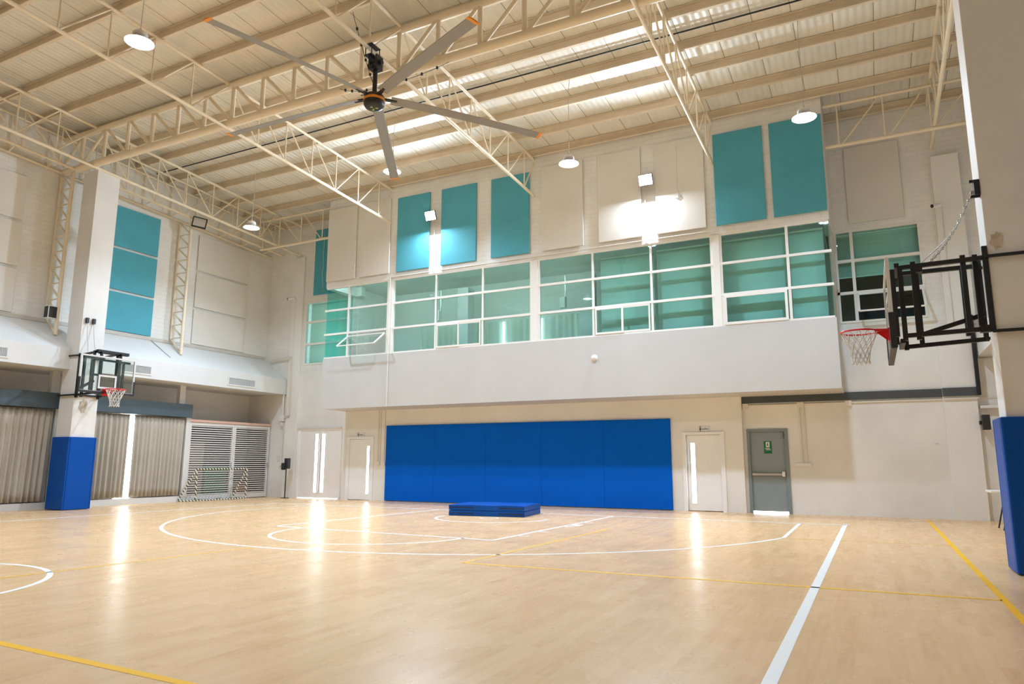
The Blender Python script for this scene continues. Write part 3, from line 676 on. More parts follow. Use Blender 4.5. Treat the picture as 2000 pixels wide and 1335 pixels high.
# grey exit door
d4 = bpy.data.objects.new('door_4', None); COL.objects.link(d4); d4['kind'] = 'structure'; d4['label'] = 'grey steel exit door with a push bar'
MB().box((5.22, YE-.03, 0), (5.29, YE+.12, 2.1)).box((6.13, YE-.03, 0), (6.21, YE+.12, 2.1)).box((5.22, YE-.03, 2.03), (6.21, YE+.12, 2.1)).build('door_frame', m_greyframe, d4)
lf = MB().box((5.29, YE+.03, .05), (6.13, YE+.08, 2.03)).build('door_leaf', m_greydoor, d4)
MB().box((5.31, YE-.04, .935), (6.08, YE+.0, .985)).box((5.31, YE-.01, .93), (5.36, YE+.03, .99)).build('push_bar', m_alu, lf)
MB().box((6.03, YE-.05, .91), (6.1, YE+.03, 1.03)).build('latch', m_plasticw, lf)
MB().box((6.06, YE-.02, 1.88), (6.10, YE+.03, 2.0)).build('hinge', m_greyframe, lf)
MB().box((5.29, YE+.05, .0), (6.13, YE+.06, .05)).build('floor_gap', m_day, d4)
es = thing('exit_sign', 'green and white exit notice on the grey door', 'sign', (5.715, YE+.028, 1.635))
MB().box((-.095, -.004, -.155), (.095, .002, .155)).build('sign_plate', m_green, es)
MB().box((-.045, -.006, .0), (.045, -.004, .135)).build('white_panel', m_plasticw, es)
mb = MB()
mb.prism([(.0+.012*math.cos(k*PI/4), .105+.012*math.sin(k*PI/4)) for k in range(8)], 'y', -.008, -.006)
mb.prism([(-.02, .09), (.015, .09), (.005, .05), (-.015, .055)], 'y', -.008, -.006).prism([(-.015, .055), (.005, .05), (-.022, .02), (-.03, .028)], 'y', -.008, -.006).prism([(.0, .055), (.012, .05), (.03, .02), (.02, .018)], 'y', -.008, -.006)
mb.build('pictogram', m_green, es)
mb = MB()
for zz, xa, xb in ((-.03, -.07, .05), (-.06, -.05, .07)): mb.box((xa, -.006, zz-.007), (xb, -.004, zz+.007))
mb.build('white_lettering', m_plasticw, es)
# blue wall pad: five vinyl sections
bx = [-6.08, -4.2, -2.35, -.5, 1.40, 3.29]
bp = thing('wall_pad', 'wide royal blue padding on the wall below the gallery', 'wall padding', (-1.4, YR, 0))
for i in range(5):
    MB().box((bx[i]+1.4, -.06, 0.02), (bx[i+1]+1.4-.002, 0, 2.41)).build('pad_panel', m_bluewall, bp, .006)
# dark beam and conduits on the right
struct('trim_10', MB().box((5.14, YE-.05, 2.76), (9.62, YE, 2.95)).box((9.62, YR-.03, 2.76), (10.3, YR+.02, 2.95)), m_darkbeam, label='dark grey band along the end wall right of the gallery')
ct = thing('cable_conduit', 'cream conduit and socket strip right of the grey door', 'conduit', (6.5, YE, 0), group=None)
MB().tube((-1.28, -.02, 2.70), (3.12, -.02, 2.70), .022, n=8).build('pipe', m_conduit, ct)
MB().tube((3.12, -.17, 2.70), (3.82, -.17, 2.70), .016, n=8).build('pipe', m_conduit, ct)
for x in (0.02, .12): MB().tube((x, -.015, 1.24), (x, -.015, 2.66), .02, n=8).build('pipe', m_conduit, ct)
for x in (-1.27, .05, 1.14): MB().box((x-.075, -.06, 2.62), (x+.075, 0, 2.75)).build('junction_box', m_conduit, ct)
MB().box((-.16, -.05, 1.17), (.22, 0, 1.24)).build('socket_strip', m_plasticw, ct)
MB().box((2.88, -.02, 1.7), (2.93, 0, 1.76)).build('sensor', m_plasticw, ct)
ct = thing('cable_conduit', 'three cream conduits and sockets beside the left door of the blue padding', 'conduit', (-6.3, YR, 0), group=None)
for x in (-.13, -.04, .13): MB().tube((x, -.015, 1.25), (x, -.015, 2.93), .018, n=8).build('pipe', m_conduit, ct)
for x in (-.1, .13): MB().box((x-.07, -.05, 1.12), (x+.06, 0, 1.26)).build('socket_box', m_plasticw, ct)
ct = thing('cable_conduit', 'thin conduit climbing the gallery front and running along the window head', 'conduit', (-5.19, YB-.022, 2.93), group=None)
MB().tube((0, -.012, 0), (0, -.012, 4.12), .012, n=8).build('pipe', m_conduit, ct)
MB().tube((0, -.014, 4.10), (9.9, -.014, 4.13), .012, n=8).build('pipe', m_conduit, ct)
for x in (1.63, 8.33): MB().tube((x, -.012, 4.12), (x, -.012, 5.6), .009, n=8).build('pipe', m_conduit, ct)
for x in (1.63, 8.33): MB().box((x-.04, -.045, 4.08), (x+.04, 0, 4.17)).build('junction_box', m_plasticw, ct)
# dome on the parapet
dm = thing('ceiling_sensor', 'small white dome sensor in the middle of the gallery parapet', 'sensor', (1.62, YB, 4.0))
MB().lathe([(.0, .10), (.04, .09), (.07, .06), (.08, .0)], n=20).build('dome', m_plasticw, dm).rotation_euler = (PI/2, 0, 0)
MB().lathe([(.09, .02), (.09, 0)], n=20).disc((0, 0, .02), .09, 20).build('base_plate', m_plasticw, dm).rotation_euler = (PI/2, 0, 0)
# security cameras
def seccam(x, y, z, s, label, drop):
    t = thing('security_camera', label, 'camera', (x, y, z))
    MB().tube((0, 0, 0), (0, -.10, .02), .025, n=10).build('bracket', m_plasticw, t)
    MB().tube((0, -.10, .02), (s*.17, -.20, -.02), .045, n=14).build('camera_body', m_plasticw, t)
    MB().tube((s*.17, -.20, -.02), (s*.19, -.21, -.025), .043, n=14).build('lens', m_black, t)
    MB().tube((.03, -.006, 0), (.03, -.006, -drop), .008, n=6).build('cable', m_conduit, t)
seccam(-10.50, YE-.08, 7.15, -1, 'security camera on the corner pilaster left of the gallery', 2.2)
seccam(9.95, YE-.14, 7.28, -1, 'security camera on the pilaster right of the end window', 2.9)
# corner pipes at left
pp = thing('corner_pipework', 'bundle of cream pipes looping down to a box in the left corner', 'pipes', (-10.8, YE-.1, 0))
for k in range(3):
    o_ = .03*k
    MB().path([(-.75, -.0-o_*.3, 4.93-o_), (-.15, 0, 4.97-o_), (.30-o_, 0, 5.0-o_), (.31-o_, 0, 4.9), (.36-o_, 0, 2.85+o_), (.33-o_, 0, 2.80+o_), (.02, 0, 2.78+o_)], .012, n=6).build('pipe', m_conduit, pp)
MB().path([(-.45, 0, 4.20), (-.06, 0, 4.22), (-.02, 0, 4.17), (0, 0, 2.88)], .022, n=8).build('pipe', m_conduit, pp)
MB().path([(-.45, 0, 4.24), (-.02, 0, 4.26), (.03, 0, 4.2), (.035, 0, 2.88)], .014, n=8).build('pipe', m_conduit, pp)
MB().box((-.14, -.04, 2.68), (.07, .1, 2.9)).build('junction_box', m_plasticw, pp)
MB().box((-.08, -.02, 2.52), (.02, .1, 2.64)).build('switch_box', m_plasticw, pp)
MB().tube((.03, .05, 2.6), (.03, .05, 1.2), .008, n=6).build('pipe', m_conduit, pp)
MB().box((-.05, .0, 1.12), (.06, .1, 1.2)).build('switch_box', m_plasticw, pp)
# wall conduits at the left
cd = thing('cable_conduit', 'bundle of thin conduits running along the left wall above the bulkhead', 'conduit', (-XW, -5, 5.0), group=None)
for k in range(5):
    MB().tube((.02, -8, -.0+.022*k-.01), (.02, 7.7, -.0+.022*k-.01), .010, n=6).build('pipe', m_conduit, cd)
cd = thing('slanting_conduit', 'short dark conduit slanting down the bulkhead slope', 'conduit', (-XW, -2.0, 4.98))
MB().tube((.03, 0, -.0), (.85, .1, -.58), .014, n=6).build('pipe', m_grille, cd)
# sanitiser stand
st = thing('sanitiser_stand', 'slim black hand sanitiser stand left of the double door', 'stand', (-10.18, 2.35, 0))
MB().tube((0, 0, .01), (0, 0, 1.1), .02, n=10).build('pole', m_blackp, st)
MB().lathe([(0, .02), (.13, .018), (.14, 0), (0, 0)], n=24).build('base', m_blackp, st)
MB().box((-.02, -.09, 1.0), (.13, .06, 1.36)).build('backboard', m_blackp, st, .01)
MB().box((-.12, -.13, .96), (.03, -.02, 1.2)).build('dispenser', m_blackp, st, .02)
# notice on the corner wall
o = MB().box((-11.05, YE-.004, 1.22), (-10.88, YE-.001, 1.45)).build('paper_notice', mat('faded_paper', (.72, .70, .74), .8)); tag(o, 'faded paper notice on the wall left of the sanitiser stand', 'notice')

# ================================================================== LEFT WALL THINGS
CX = -11.45
struct('baseboard_left', MB().box((CX-.05, -9, 0), (CX+.05, -.72, .17)), m_white)
struct('trim_11', MB().box((CX-.03, -4.93, .17), (CX+.04, -4.0, 2.62)), m_white, label='white jamb behind the left column')
struct('trim_12', MB().box((CX-.03, -.86, .17), (CX+.06, -.72, 2.66)), m_white, label='white jamb between the curtains and the louvre doors')
struct('trim_13', MB().box((CX-.25, -1.06, 3.0), (CX-.1, -.86, 3.64)).box((CX-.25, -5.05, 3.0), (CX-.1, -4.85, 3.64)), m_white, label='short white posts above the pelmets')
def pelmet(y0, y1, label):
    o = MB().box((CX-.02, y0, 2.62), (CX+.16, y1, 3.04)).build('curtain_pelmet', m_slate, None, .008); tag(o, label, 'pelmet', 'dark pelmets over the curtains')
pelmet(-9.0, -4.88, 'dark slate pelmet at the left edge of the photo'); pelmet(-4.08, -.74, 'dark slate pelmet between the column and the louvre doors')
def curtain(y0, y1, n, label, seed):
    rnd = random.Random(seed); m = int((y1-y0)/.018); rows = 10; vs = []
    ph = [rnd.uniform(.7, 1.3) for _ in range(200)]
    for j in range(rows+1):
        v = j/rows; z = .20+(2.60-.20)*v
        for k in range(m+1):
            uu = k/m; amp = .018+.038*(1-v)**.5
            fphase = uu*n*2*PI+.5*math.sin(uu*9+seed)
            x = amp*math.sin(fphase)*ph[int(uu*n) % 200]+.008*math.sin(fphase*2.3)
            vs.append((x, y0+(y1-y0)*uu*(1-.015*(1-v))-(y0+y1)/2, z))
    fs = [(j*(m+1)+k, j*(m+1)+k+1, (j+1)*(m+1)+k+1, (j+1)*(m+1)+k) for j in range(rows) for k in range(m)]
    o = MB().add(vs, fs, True).build('curtain', m_curtain, None, recenter=False); o.location = (CX+.03, (y0+y1)/2, 0)
    so = o.modifiers.new('thick', 'SOLIDIFY'); so.thickness = .006
    tag(o, label, 'curtain', 'beige pleated curtains on the left wall')
curtain(-8.9, -4.98, 26, 'beige pleated curtain left of the column, under the pelmet at the photo edge', 3)
curtain(-4.02, -2.80, 8, 'beige pleated curtain between the column and the bright gap', 5)
curtain(-2.64, -.88, 13, 'beige pleated curtain between the bright gap and the louvre doors', 8)
def lwin(n, y0, y1, label):
    t = bpy.data.objects.new('window_%d' % n, None); COL.objects.link(t); t.location = (CX-.12, (y0+y1)/2, .17); t['kind'] = 'structure'; t['label'] = label; c = (y0+y1)/2
    MB().box((-.005, y0-c, 0), (.005, y1-c, 2.4)).build('pane', m_day, t)
    MB().box((-.03, y0-c-.04, 0), (.03, y0-c, 2.45)).box((-.03, y1-c, 0), (.03, y1-c+.04, 2.45)).box((-.03, y0-c, 2.4), (.03, y1-c, 2.47)).build('frame', m_frame, t)
lwin(9, -3.0, -2.5, 'tall window showing as a bright gap between the curtains')
struct('wall_left_curtained', MB().box((CX-.22, -9, .17), (CX-.15, -.72, 2.62)), m_wall)
struct('trim_14', MB().box((CX-.3, -9, 2.62), (CX-.02, -.72, 2.70)), m_wall, label='ledge behind the pelmets')
# louvre doors
LY = [(-.70, 1.095), (1.105, 2.70)]
lv = MB().box((CX-.04, -.72, 2.50), (CX+.06, 2.72, 2.58)).build('louvre_head', m_wood); tag(lv, 'pinkish timber rail along the top of the louvre doors', 'rail')
for i, (y0, y1) in enumerate(LY):
    t = bpy.data.objects.new('louvre_door', None); COL.objects.link(t); t.location = (CX, (y0+y1)/2, 0)
    tag(t, ['white slatted louvre door behind the small goal, next to the curtain', 'white slatted louvre door nearest the corner'][i], 'louvre door', 'louvre doors'); c = (y0+y1)/2; h = (y1-y0)/2
    MB().box((-.03, -h, .02), (.03, -h+.07, 2.49)).box((-.03, h-.07, .02), (.03, h, 2.49)).box((-.03, -h, 2.40), (.03, h, 2.49)).box((-.03, -h, .02), (.03, h, .17)).build('frame', m_white, t)
    sl = MB(); n = 31
    for k in range(n):
        z = .20+(2.37-.20)*k/(n-1)
        sl.bar((.0, -h+.07, z), (.0, h-.07, z), .02, .034)
    sl.build('slats', m_white, t)
    MB().box((.03, h-.06, 1.05), (.07, h-.02, 1.2)).build('handle', m_alu, t)
# store behind the louvres: dark sheets and lid added to stand for its shade
struct('wall_store_shade', MB().box((-12.58, -.72, 0), (-12.54, YE, 2.5)).box((-12.58, -.76, 0), (-11.6, -.72, 2.5)).box((-12.58, YE-.05, 0), (-11.52, YE-.01, 2.5)).box((-12.58, -.72, 2.5), (-11.52, YE-.05, 2.54)), m_shaderoom)
for (y0, y1, z0, z1, cc, lb) in [(1.5, 2.4, 0, .55, (.55, .18, .05), 'orange crate glimpsed behind the louvre door near the corner'), (.5, 1.4, 0, 1.05, (.03, .25, .12), 'tall green box glimpsed behind the louvre slats'),
                                 (-.5, .4, 0, 1.9, (.35, .28, .22), 'brown cupboard glimpsed behind the louvre slats')]:
    tag(MB().box((-12.5, y0, z0), (-12.0, y1, z1)).build('storage_box', mat('store', cc, .7), None, .02), lb, 'box')
# air grilles
def grille(y0, y1, label):
    t = thing('air_grille', label, 'air vent', (-10.75, (y0+y1)/2, 3.73), group='air vents on the left bulkhead'); h = (y1-y0)/2
    MB().box((0, -h, 0), (.02, h, .04)).box((0, -h, .25), (.02, h, .29)).box((0, -h, 0), (.02, -h+.04, .29)).box((0, h-.04, 0), (.02, h, .29)).build('grille_frame', m_white, t)
    sl = MB(); n = int((y1-y0)/.035)
    for k in range(n): y = -h+.05+(2*h-.1)*k/(n-1); sl.box((.002, y-.006, .03), (.014, y+.006, .26))
    sl.build('louvre_slats', m_grille, t)
    MB().box((0.0005, -h+.03, .03), (.003, h-.03, .26)).build('backing', m_grille, t)
grille(.08, 1.26, 'air vent on the left bulkhead near the corner'); grille(-3.75, -2.7, 'air vent on the left bulkhead behind the basketball board'); grille(-7.6, -6.62, 'air vent on the left bulkhead at the photo edge')
# speaker on lattice column, hooks, floodlight off
sp = thing('wall_speaker', 'dark grey speaker box on the lattice column at far left', 'speaker', (-11.32, -5.42, 5.0))
MB().box((-.10, -.12, 0), (.10, .12, .34)).build('cabinet', m_plasticw, sp, .01)
MB().box((-.08, -.125, .02), (.085, -.118, .32)).box((.1, -.1, .02), (.106, .1, .32)).build('grille_cloth', m_blackp, sp)
MB().box((-.05, .12, .1), (.05, .2, .2)).build('bracket', m_alu, sp)
fo = thing('flood_lamp', 'unlit square floodlight with a black rim on the left lattice column', 'lamp', (-11.02, -1.3, 8.78))
ang = Matrix.Rotation(math.radians(50), 4, 'Z') @ Matrix.Rotation(math.radians(8), 4, 'Y')
def rot(o): o.matrix_local = ang; return o
rot(MB().box((-.22, -.03, -.02), (.22, .04, .33)).build('housing', m_black, fo, .01))
rot(MB().box((-.185, -.036, .02), (.185, -.03, .29)).build('glass_front', m_offpanel, fo))
MB().tube((0, .0, .1), (-.30, -.03, .1), .015, n=6).build('bracket', m_black, fo)

# ================================================================== LAMPS
def lamp(x, y, z, ztop, label, power=True, grp='high-bay lamps hanging from the roof', yt=None):
    t = thing('high_bay_lamp', label, 'lamp', (x, y, z), group=grp)
    MB().lathe([(.235, 0), (.225, .015), (.13, .075), (.11, .085)], n=40).build('reflector_dish', m_chrome, t)
    MB().lathe([(0, .2), (.09, .2), (.12, .17), (.125, .08), (.0, .075)], n=32).build('lamp_body', m_plasticw, t)
    MB().lathe([(0, .018), (.15, .018), (.2, .03)], n=32).build('lens', m_glow, t)
    MB().tube((0, 0, .2), (0, 0, .26), .02, n=8).build('hanger', m_alu, t)
    H = ztop-z; dy = (yt-y) if yt is not None else 0
    MB().path([(0, 0, .25), (.015, dy*.1, .25+H*.3), (-.01, dy*.3, H*.8), (0, dy, H)], .007, n=6).build('cord', m_grille, t)
    return t
def lamp_light(x, y, z, wts):
    ld = bpy.data.lights.new('high_bay_light', 'AREA'); ld.shape = 'DISK'; ld.size = .34; ld.energy = wts; ld.color = (.63, .80, 1.0); ld.spread = math.radians(150)
    o = bpy.data.objects.new('high_bay_light', ld); COL.objects.link(o); o.location = (x, y, z-.02); return o
rows = [(-7.82, -2.0, 8.05, 'lit high-bay lamp hanging in front of the left corner'), (-2.78, -1.95, 8.85, 'lit high-bay lamp half hidden behind the downward fan blade'),
        (2.30, -2.0, 8.05, 'lit high-bay lamp hanging before the cream wall panel in the middle'), (7.36, -2.0, 8.02, 'lit high-bay lamp hanging before the teal corner panel'),
        (-2.62, -9.35, 8.32, 'biggest lit lamp, upper left, nearest the camera')]
for i, (x, y, z, lb) in enumerate(rows):
    lamp(x, y, z, zr(y)+.06 if i < 4 else zr(y)+.05, lb, yt=-1.9 if i < 4 else None); lamp_light(x, y, z, LAMP_W)
for x, y in ((-7.82, -9.4), (2.30, -9.4), (-2.7, -17.0)):       # lamps just outside the frame; rear one added to light the near floor
    lamp_light(x, y, 8.1, LAMP_W)
# lit floodlights on the gallery wall
for x, z, lb in ((-3.56, 8.72, 'glowing floodlight between the first pair of teal panels'), (3.24, 8.62, 'glowing floodlight between the pair of cream-grey panels')):
    t = thing('wall_floodlight', lb, 'floodlight', (x, YB, z), group='glowing floodlights above the gallery windows')
    MB().box((-.03, -.22, -.02), (.03, 0, .02)).build('bracket', m_black, t)
    h = MB().box((-.19, -.02, -.15), (.19, .03, .15)).build('housing', m_black, t, .01); h.location = (0, -.27, .02); h.rotation_euler = (math.radians(25), 0, 0)
    g = MB().box((-.17, -.026, -.13), (.17, -.02, .13)).build('lens', m_floodglow, t); g.location = (0, -.27, .02); g.rotation_euler = (math.radians(25), 0, 0)
    ld = bpy.data.lights.new('floodlight_beam', 'AREA'); ld.shape = 'RECTANGLE'; ld.size = .34; ld.size_y = .26; ld.energy = FLOOD_W; ld.color = (.72, .85, 1)
    o = bpy.data.objects.new('floodlight_beam', ld); COL.objects.link(o); o.location = (x, YB-.31, z); o.rotation_euler = (math.radians(-58), 0, 0)

# ================================================================== CEILING FAN
FX, FY, FZ = -.03, -6.22, 8.20
fan = thing('ceiling_fan', 'huge five-bladed ceiling fan with grey blades and orange tips', 'fan', (FX, FY, FZ))
MB().lathe([(0, .07), (.10, .07), (.17, .05), (.20, .0), (.20, -.03)], n=40).build('hub_top', m_black, fan)
MB().lathe([(.205, -.03), (.21, -.04), (.21, -.075), (.205, -.085)], n=40).build('hub_ring', m_orange, fan)
MB().lathe([(.20, -.08), (.20, -.15), (.17, -.20), (.12, -.215), (0, -.215)], n=40).build('hub_motor', m_blackp, fan)
em = MB()
for k in range(3):
    a0 = k*2*PI/3+.3; c_, s_ = math.cos, math.sin
    em.prism([(.015*c_(a0), .015*s_(a0)), (.08*c_(a0-.3), .08*s_(a0-.3)), (.09*c_(a0+.35), .09*s_(a0+.35))], 'z', -.221, -.216)
em.build('emblem', mat('emblem_green', (.45, .6, .08), .5), fan)
MB().tube((0, 0, .05), (0, 0, .62), .045, n=14).build('down_rod', m_black, fan)
MB().box((-.10, -.10, .58), (.10, .10, .66)).box((-.10, -.10, .66), (-.07, .10, .86)).box((.07, -.10, .66), (.10, .10, .86)).tube((-.16, 0, .72), (.16, 0, .72), .05, n=10).tube((0, -.13, .62), (0, .17, .7), .035, n=8).build('yoke', m_black, fan)
MB().box((-.17, -.14, .86), (.0, .14, .885)).box((-.17, -.14, 1.09), (.0, .14, 1.105)).tube((-.16, -.12, .86), (-.16, -.12, 1.1), .01, n=6).tube((-.01, .12, .86), (-.01, .12, 1.1), .01, n=6).tube((-.16, .12, .86), (-.16, .12, 1.1), .01, n=6).tube((-.01, -.12, .86), (-.01, -.12, 1.1), .01, n=6).build('mounting_plate', m_black, fan)
MB().path([(.0, .22, .03), (-.16, .2, .16), (-.27, .02, .14), (-.22, -.12, .05)], .012, n=6).build('safety_loop', m_black, fan)
for a_deg in (-99.7, -26.1, 46.3, 119.6, 187.5):
    a_ = math.radians(a_deg); R0, R1 = .33, 3.40; n = 14
    def xyz(rr, tt, zz): return (rr*math.cos(a_)-tt*math.sin(a_), rr*math.sin(a_)+tt*math.cos(a_), zz)
    vs = []; prof = [(-.105, .0), (-.09, .012), (-.03, .024), (.04, .02), (.105, -.004), (.04, -.008), (-.04, -.006), (-.09, -.008)]
    for k in range(n+1):
        rr = R0+(R1-R0)*k/n; droop = -.21*(k/n)**1.3; tw = math.radians(16-8*k/n)
        for (tt, zz) in prof:
            vs.append(xyz(rr, tt*math.cos(tw)+zz*math.sin(tw), droop-tt*math.sin(tw)+zz*math.cos(tw)))
    P_ = len(prof); fs = [(k*P_+i, k*P_+(i+1) % P_, (k+1)*P_+(i+1) % P_, (k+1)*P_+i) for k in range(n) for i in range(P_)]+[tuple(range(P_)), tuple(range(n*P_, (n+1)*P_))]
    bl = MB().add(vs, fs).build('blade', m_bladeu, fan)
    last = [Vector(v) for v in vs[n*P_:]]; c_ = sum(last, Vector())/P_; out = Vector((math.cos(a_), math.sin(a_), -.08))
    v2 = [c_+(p-c_)*1.12 for p in last]+[c_+(p-c_)*1.05+out*.06 for p in last]
    MB().add([tuple(p) for p in v2], [(i, (i+1) % P_, P_+(i+1) % P_, P_+i) for i in range(P_)]+[tuple(range(P_)), tuple(range(P_, 2*P_))]).build('blade_tip', m_orange, bl)
    MB().bar(xyz(.12, 0, 0), xyz(.44, 0, 0), .07, .03).build('blade_holder', m_black, bl)
def guy(p, q, sag=.06):
    p = Vector(p); q = Vector(q); return [p.lerp(q, k/10)+Vector((0, 0, -sag*4*(k/10)*(1-k/10))) for k in range(11)]
for q in ((-1.75, .95, 1.12), (1.1, 1.05, 1.06), (-.5, -.15, 1.9)):
    mb = MB(); pts = guy((.0, .0, .2), q); mb.path(pts, .006, n=5)
    for k in range(2, 10, 2): mb.cbox(pts[k], (.03, .03, .05))
    mb.build('stay_wire', m_black, fan)

# ================================================================== BASKETBALL BOARDS
def hoop_net(cx, cz, parent):
    pass
def basket(t, s, bx, w, h, zc0, cy, rimz, frame_parts):
    """board in the plane x = bx (local), playing side towards s"""
    g = MB().box((bx-.008, cy-w/2+.02, zc0+.02), (bx+.008, cy+w/2-.02, zc0+h-.02)).build('glass_board', m_clear, t)
    bm_ = MB(); e = .035
    bm_.box((bx-.02, cy-w/2, zc0), (bx+.02, cy+w/2, zc0+e)).box((bx-.02, cy-w/2, zc0+h-e), (bx+.02, cy+w/2, zc0+h)).box((bx-.02, cy-w/2, zc0), (bx+.02, cy-w/2+e, zc0+h)).box((bx-.02, cy+w/2-e, zc0), (bx+.02, cy+w/2, zc0+h))
    bm_.build('board_frame', m_white, t)
    k = w/1.8; q = MB(); x0 = bx+s*.009; x1 = bx+s*.011; hw = .295*k; z0 = rimz+.03; z1 = z0+.43*k; l_ = .045
    q.box((x0, cy-hw, z0), (x1, cy+hw, z0+l_)).box((x0, cy-hw, z1-l_), (x1, cy+hw, z1)).box((x0, cy-hw, z0), (x1, cy-hw+l_, z1)).box((x0, cy+hw-l_, z0), (x1, cy+hw, z1)).build('target_square', m_white, g)
    pz = .38*h; m2 = MB()
    m2.box((bx-.035, cy-w/2-.015, zc0-.025), (bx+.035, cy+w/2+.015, zc0+.03)).box((bx-.035, cy-w/2-.015, zc0-.025), (bx+.035, cy-w/2+.03, zc0+pz)).box((bx-.035, cy+w/2-.03, zc0-.025), (bx+.035, cy+w/2+.015, zc0+pz))
    m2.build('edge_padding', m_blackp, t, .01)
    # rim
    rr = .225; rcx = bx+s*(.15+rr); R = MB()
    R.path([(rcx+rr*math.cos(2*PI*i/40), cy+rr*math.sin(2*PI*i/40), rimz) for i in range(40)], .012, n=8, closed=True)
    R.bar((bx+s*.02, cy-.09, rimz-.01), (rcx-s*rr*.86, cy-.12, rimz-.005), .04, .03).bar((bx+s*.02, cy+.09, rimz-.01), (rcx-s*rr*.86, cy+.12, rimz-.005), .04, .03)
    R.add([(bx+s*.02, cy-.1, rimz), (bx+s*.02, cy+.1, rimz), (bx+s*.19, cy+.11, rimz), (bx+s*.19, cy-.11, rimz)], [(0, 1, 2, 3)])
    R.add([(bx+s*.02, cy-.08, rimz), (bx+s*.02, cy-.08, rimz-.14), (bx+s*.17, cy-.08, rimz)], [(0, 1, 2)]).add([(bx+s*.02, cy+.08, rimz), (bx+s*.02, cy+.08, rimz-.14), (bx+s*.17, cy+.08, rimz)], [(0, 1, 2)])
    R.box((bx+s*.008, cy-.11, rimz-.15), (bx+s*.03, cy+.11, rimz+.02))
    rim = R.build('rim', m_red, t)
    # net
    nb = 12; levels = [(0, .222), (-.09, .19), (-.17, .155), (-.25, .125), (-.32, .11), (-.38, .105), (-.43, .115)]
    nt = MB()
    for k in range(nb):
        for sg in (1, -1):
            pts = []
            for j, (dz, ra) in enumerate(levels):
                aa = 2*PI*(k+sg*.5*j)/nb; pts.append((rcx+ra*math.cos(aa), cy+ra*math.sin(aa), rimz+dz))
            nt.path(pts, .006, n=5)
    nt.build('net', m_net, rim)
def bars(t, name, lst, w=.05, m=None):
    for a_, b_ in lst: MB().bar(a_, b_, w, w).build(name, m or m_black, t)
# left basket (origin on the column face)
L0 = Vector((-10.42, -4.78, 0))
tl = thing('basketball_hoop', 'glass backboard with red rim on the left column', 'basketball hoop', L0)
basket(tl, 1, 1.22, 1.46, .92, 2.95, -.26, 3.02, None)
bars(tl, 'wall_frame', [((.03, -.29, 2.88), (.03, -.29, 4.05)), ((.03, .30, 2.88), (.03, .30, 4.05)), ((.10, -.20, 2.9), (.10, -.20, 4.02))], .055)
bars(tl, 'column_strap', [((-.66, -.36, 3.99), (.05, -.36, 3.99)), ((-.66, -.36, 2.95), (.05, -.36, 2.95)), ((-.66, .36, 3.99), (.05, .36, 3.99)), ((-.66, .36, 2.95), (.05, .36, 2.95))], .035)
bars(tl, 'strap_link', [((.03, -.36, 3.99), (.03, .36, 3.99)), ((.03, -.36, 2.95), (.03, .36, 2.95))], .045)
bars(tl, 'support_arm', [((.06, -.29, 4.0), (.95, -.45, 4.0)), ((.06, .30, 4.0), (.95, .10, 4.0)), ((.06, -.29, 2.95), (.95, -.45, 2.95)), ((.06, .30, 2.95), (.95, .10, 2.95)), ((.06, -.29, 3.1), (.95, -.45, 3.25))], .05)
bars(tl, 'board_bracket', [((.97, -.50, 2.92), (.97, -.50, 4.03)), ((.97, .12, 2.92), (.97, .12, 4.03)), ((1.10, -.62, 3.0), (1.10, -.62, 3.82)), ((1.10, -.40, 3.0), (1.10, -.40, 4.0)), ((1.10, .12, 3.0), (1.10, .12, 4.0)), ((1.10, .22, 3.0), (1.10, .22, 3.82)),
     ((.97, -.50, 4.0), (.97, .25, 4.0)), ((.97, -.50, 2.95), (.97, .12, 2.95)), ((1.10, -.62, 3.4), (1.10, .22, 3.4)), ((1.17, -.62, 3.78), (1.17, .35, 3.78)), ((1.0, -.40, 3.98), (1.17, -.40, 3.98)), ((1.0, .12, 3.98), (1.17, .12, 3.98))], .05)
MB().cbox((1.02, -.05, 4.02), (.12, .85, .08)).build('winch_housing', m_black, tl, .01)
for yy, y2 in ((-.20, -.42), (-.02, -.2)):
    MB().path([(.03, yy, 4.9), (.08, yy, 4.6), (.25, yy-.05, 4.25), (.55, y2, 4.04)], .008, n=5).build('lift_cable', m_grille, tl)
    MB().cbox((.03, yy, 4.95), (.06, .07, .14)).build('pulley', m_black, tl)
# right basket
R0_ = Vector((9.52, -6.05, 0))
tr = thing('basketball_hoop', 'glass backboard seen edge-on with black folding frame on the right column', 'basketball hoop', R0_)
basket(tr, -1, -1.10, 1.7, 1.10, 2.63, .13, 2.97, None)
bars(tr, 'wall_frame', [((-.03, -.24, 2.80), (-.03, -.24, 3.86)), ((-.03, .34, 2.80), (-.03, .34, 3.86)), ((-.12, -.10, 2.85), (-.12, -.10, 3.8)), ((-.22, .30, 2.85), (-.22, .30, 3.75)), ((-.26, -.22, 2.82), (-.26, -.22, 3.78))], .055)
bars(tr, 'column_strap', [((-.04, -.29, 3.72), (.75, -.29, 3.72)), ((-.04, -.29, 2.80), (.75, -.29, 2.80)), ((-.04, .29, 3.72), (.75, .29, 3.72)), ((-.04, .29, 2.80), (.75, .29, 2.80))], .035)
bars(tr, 'support_arm', [((0, -.24, 3.72), (-.95, -.24, 3.70)), ((0, .34, 3.76), (-.95, .34, 3.76)), ((0, -.24, 2.84), (-.95, -.24, 2.82)), ((0, .34, 2.80), (-.95, .34, 2.76)), ((-.04, .10, 3.08), (-.8, .10, 2.86))], .052)
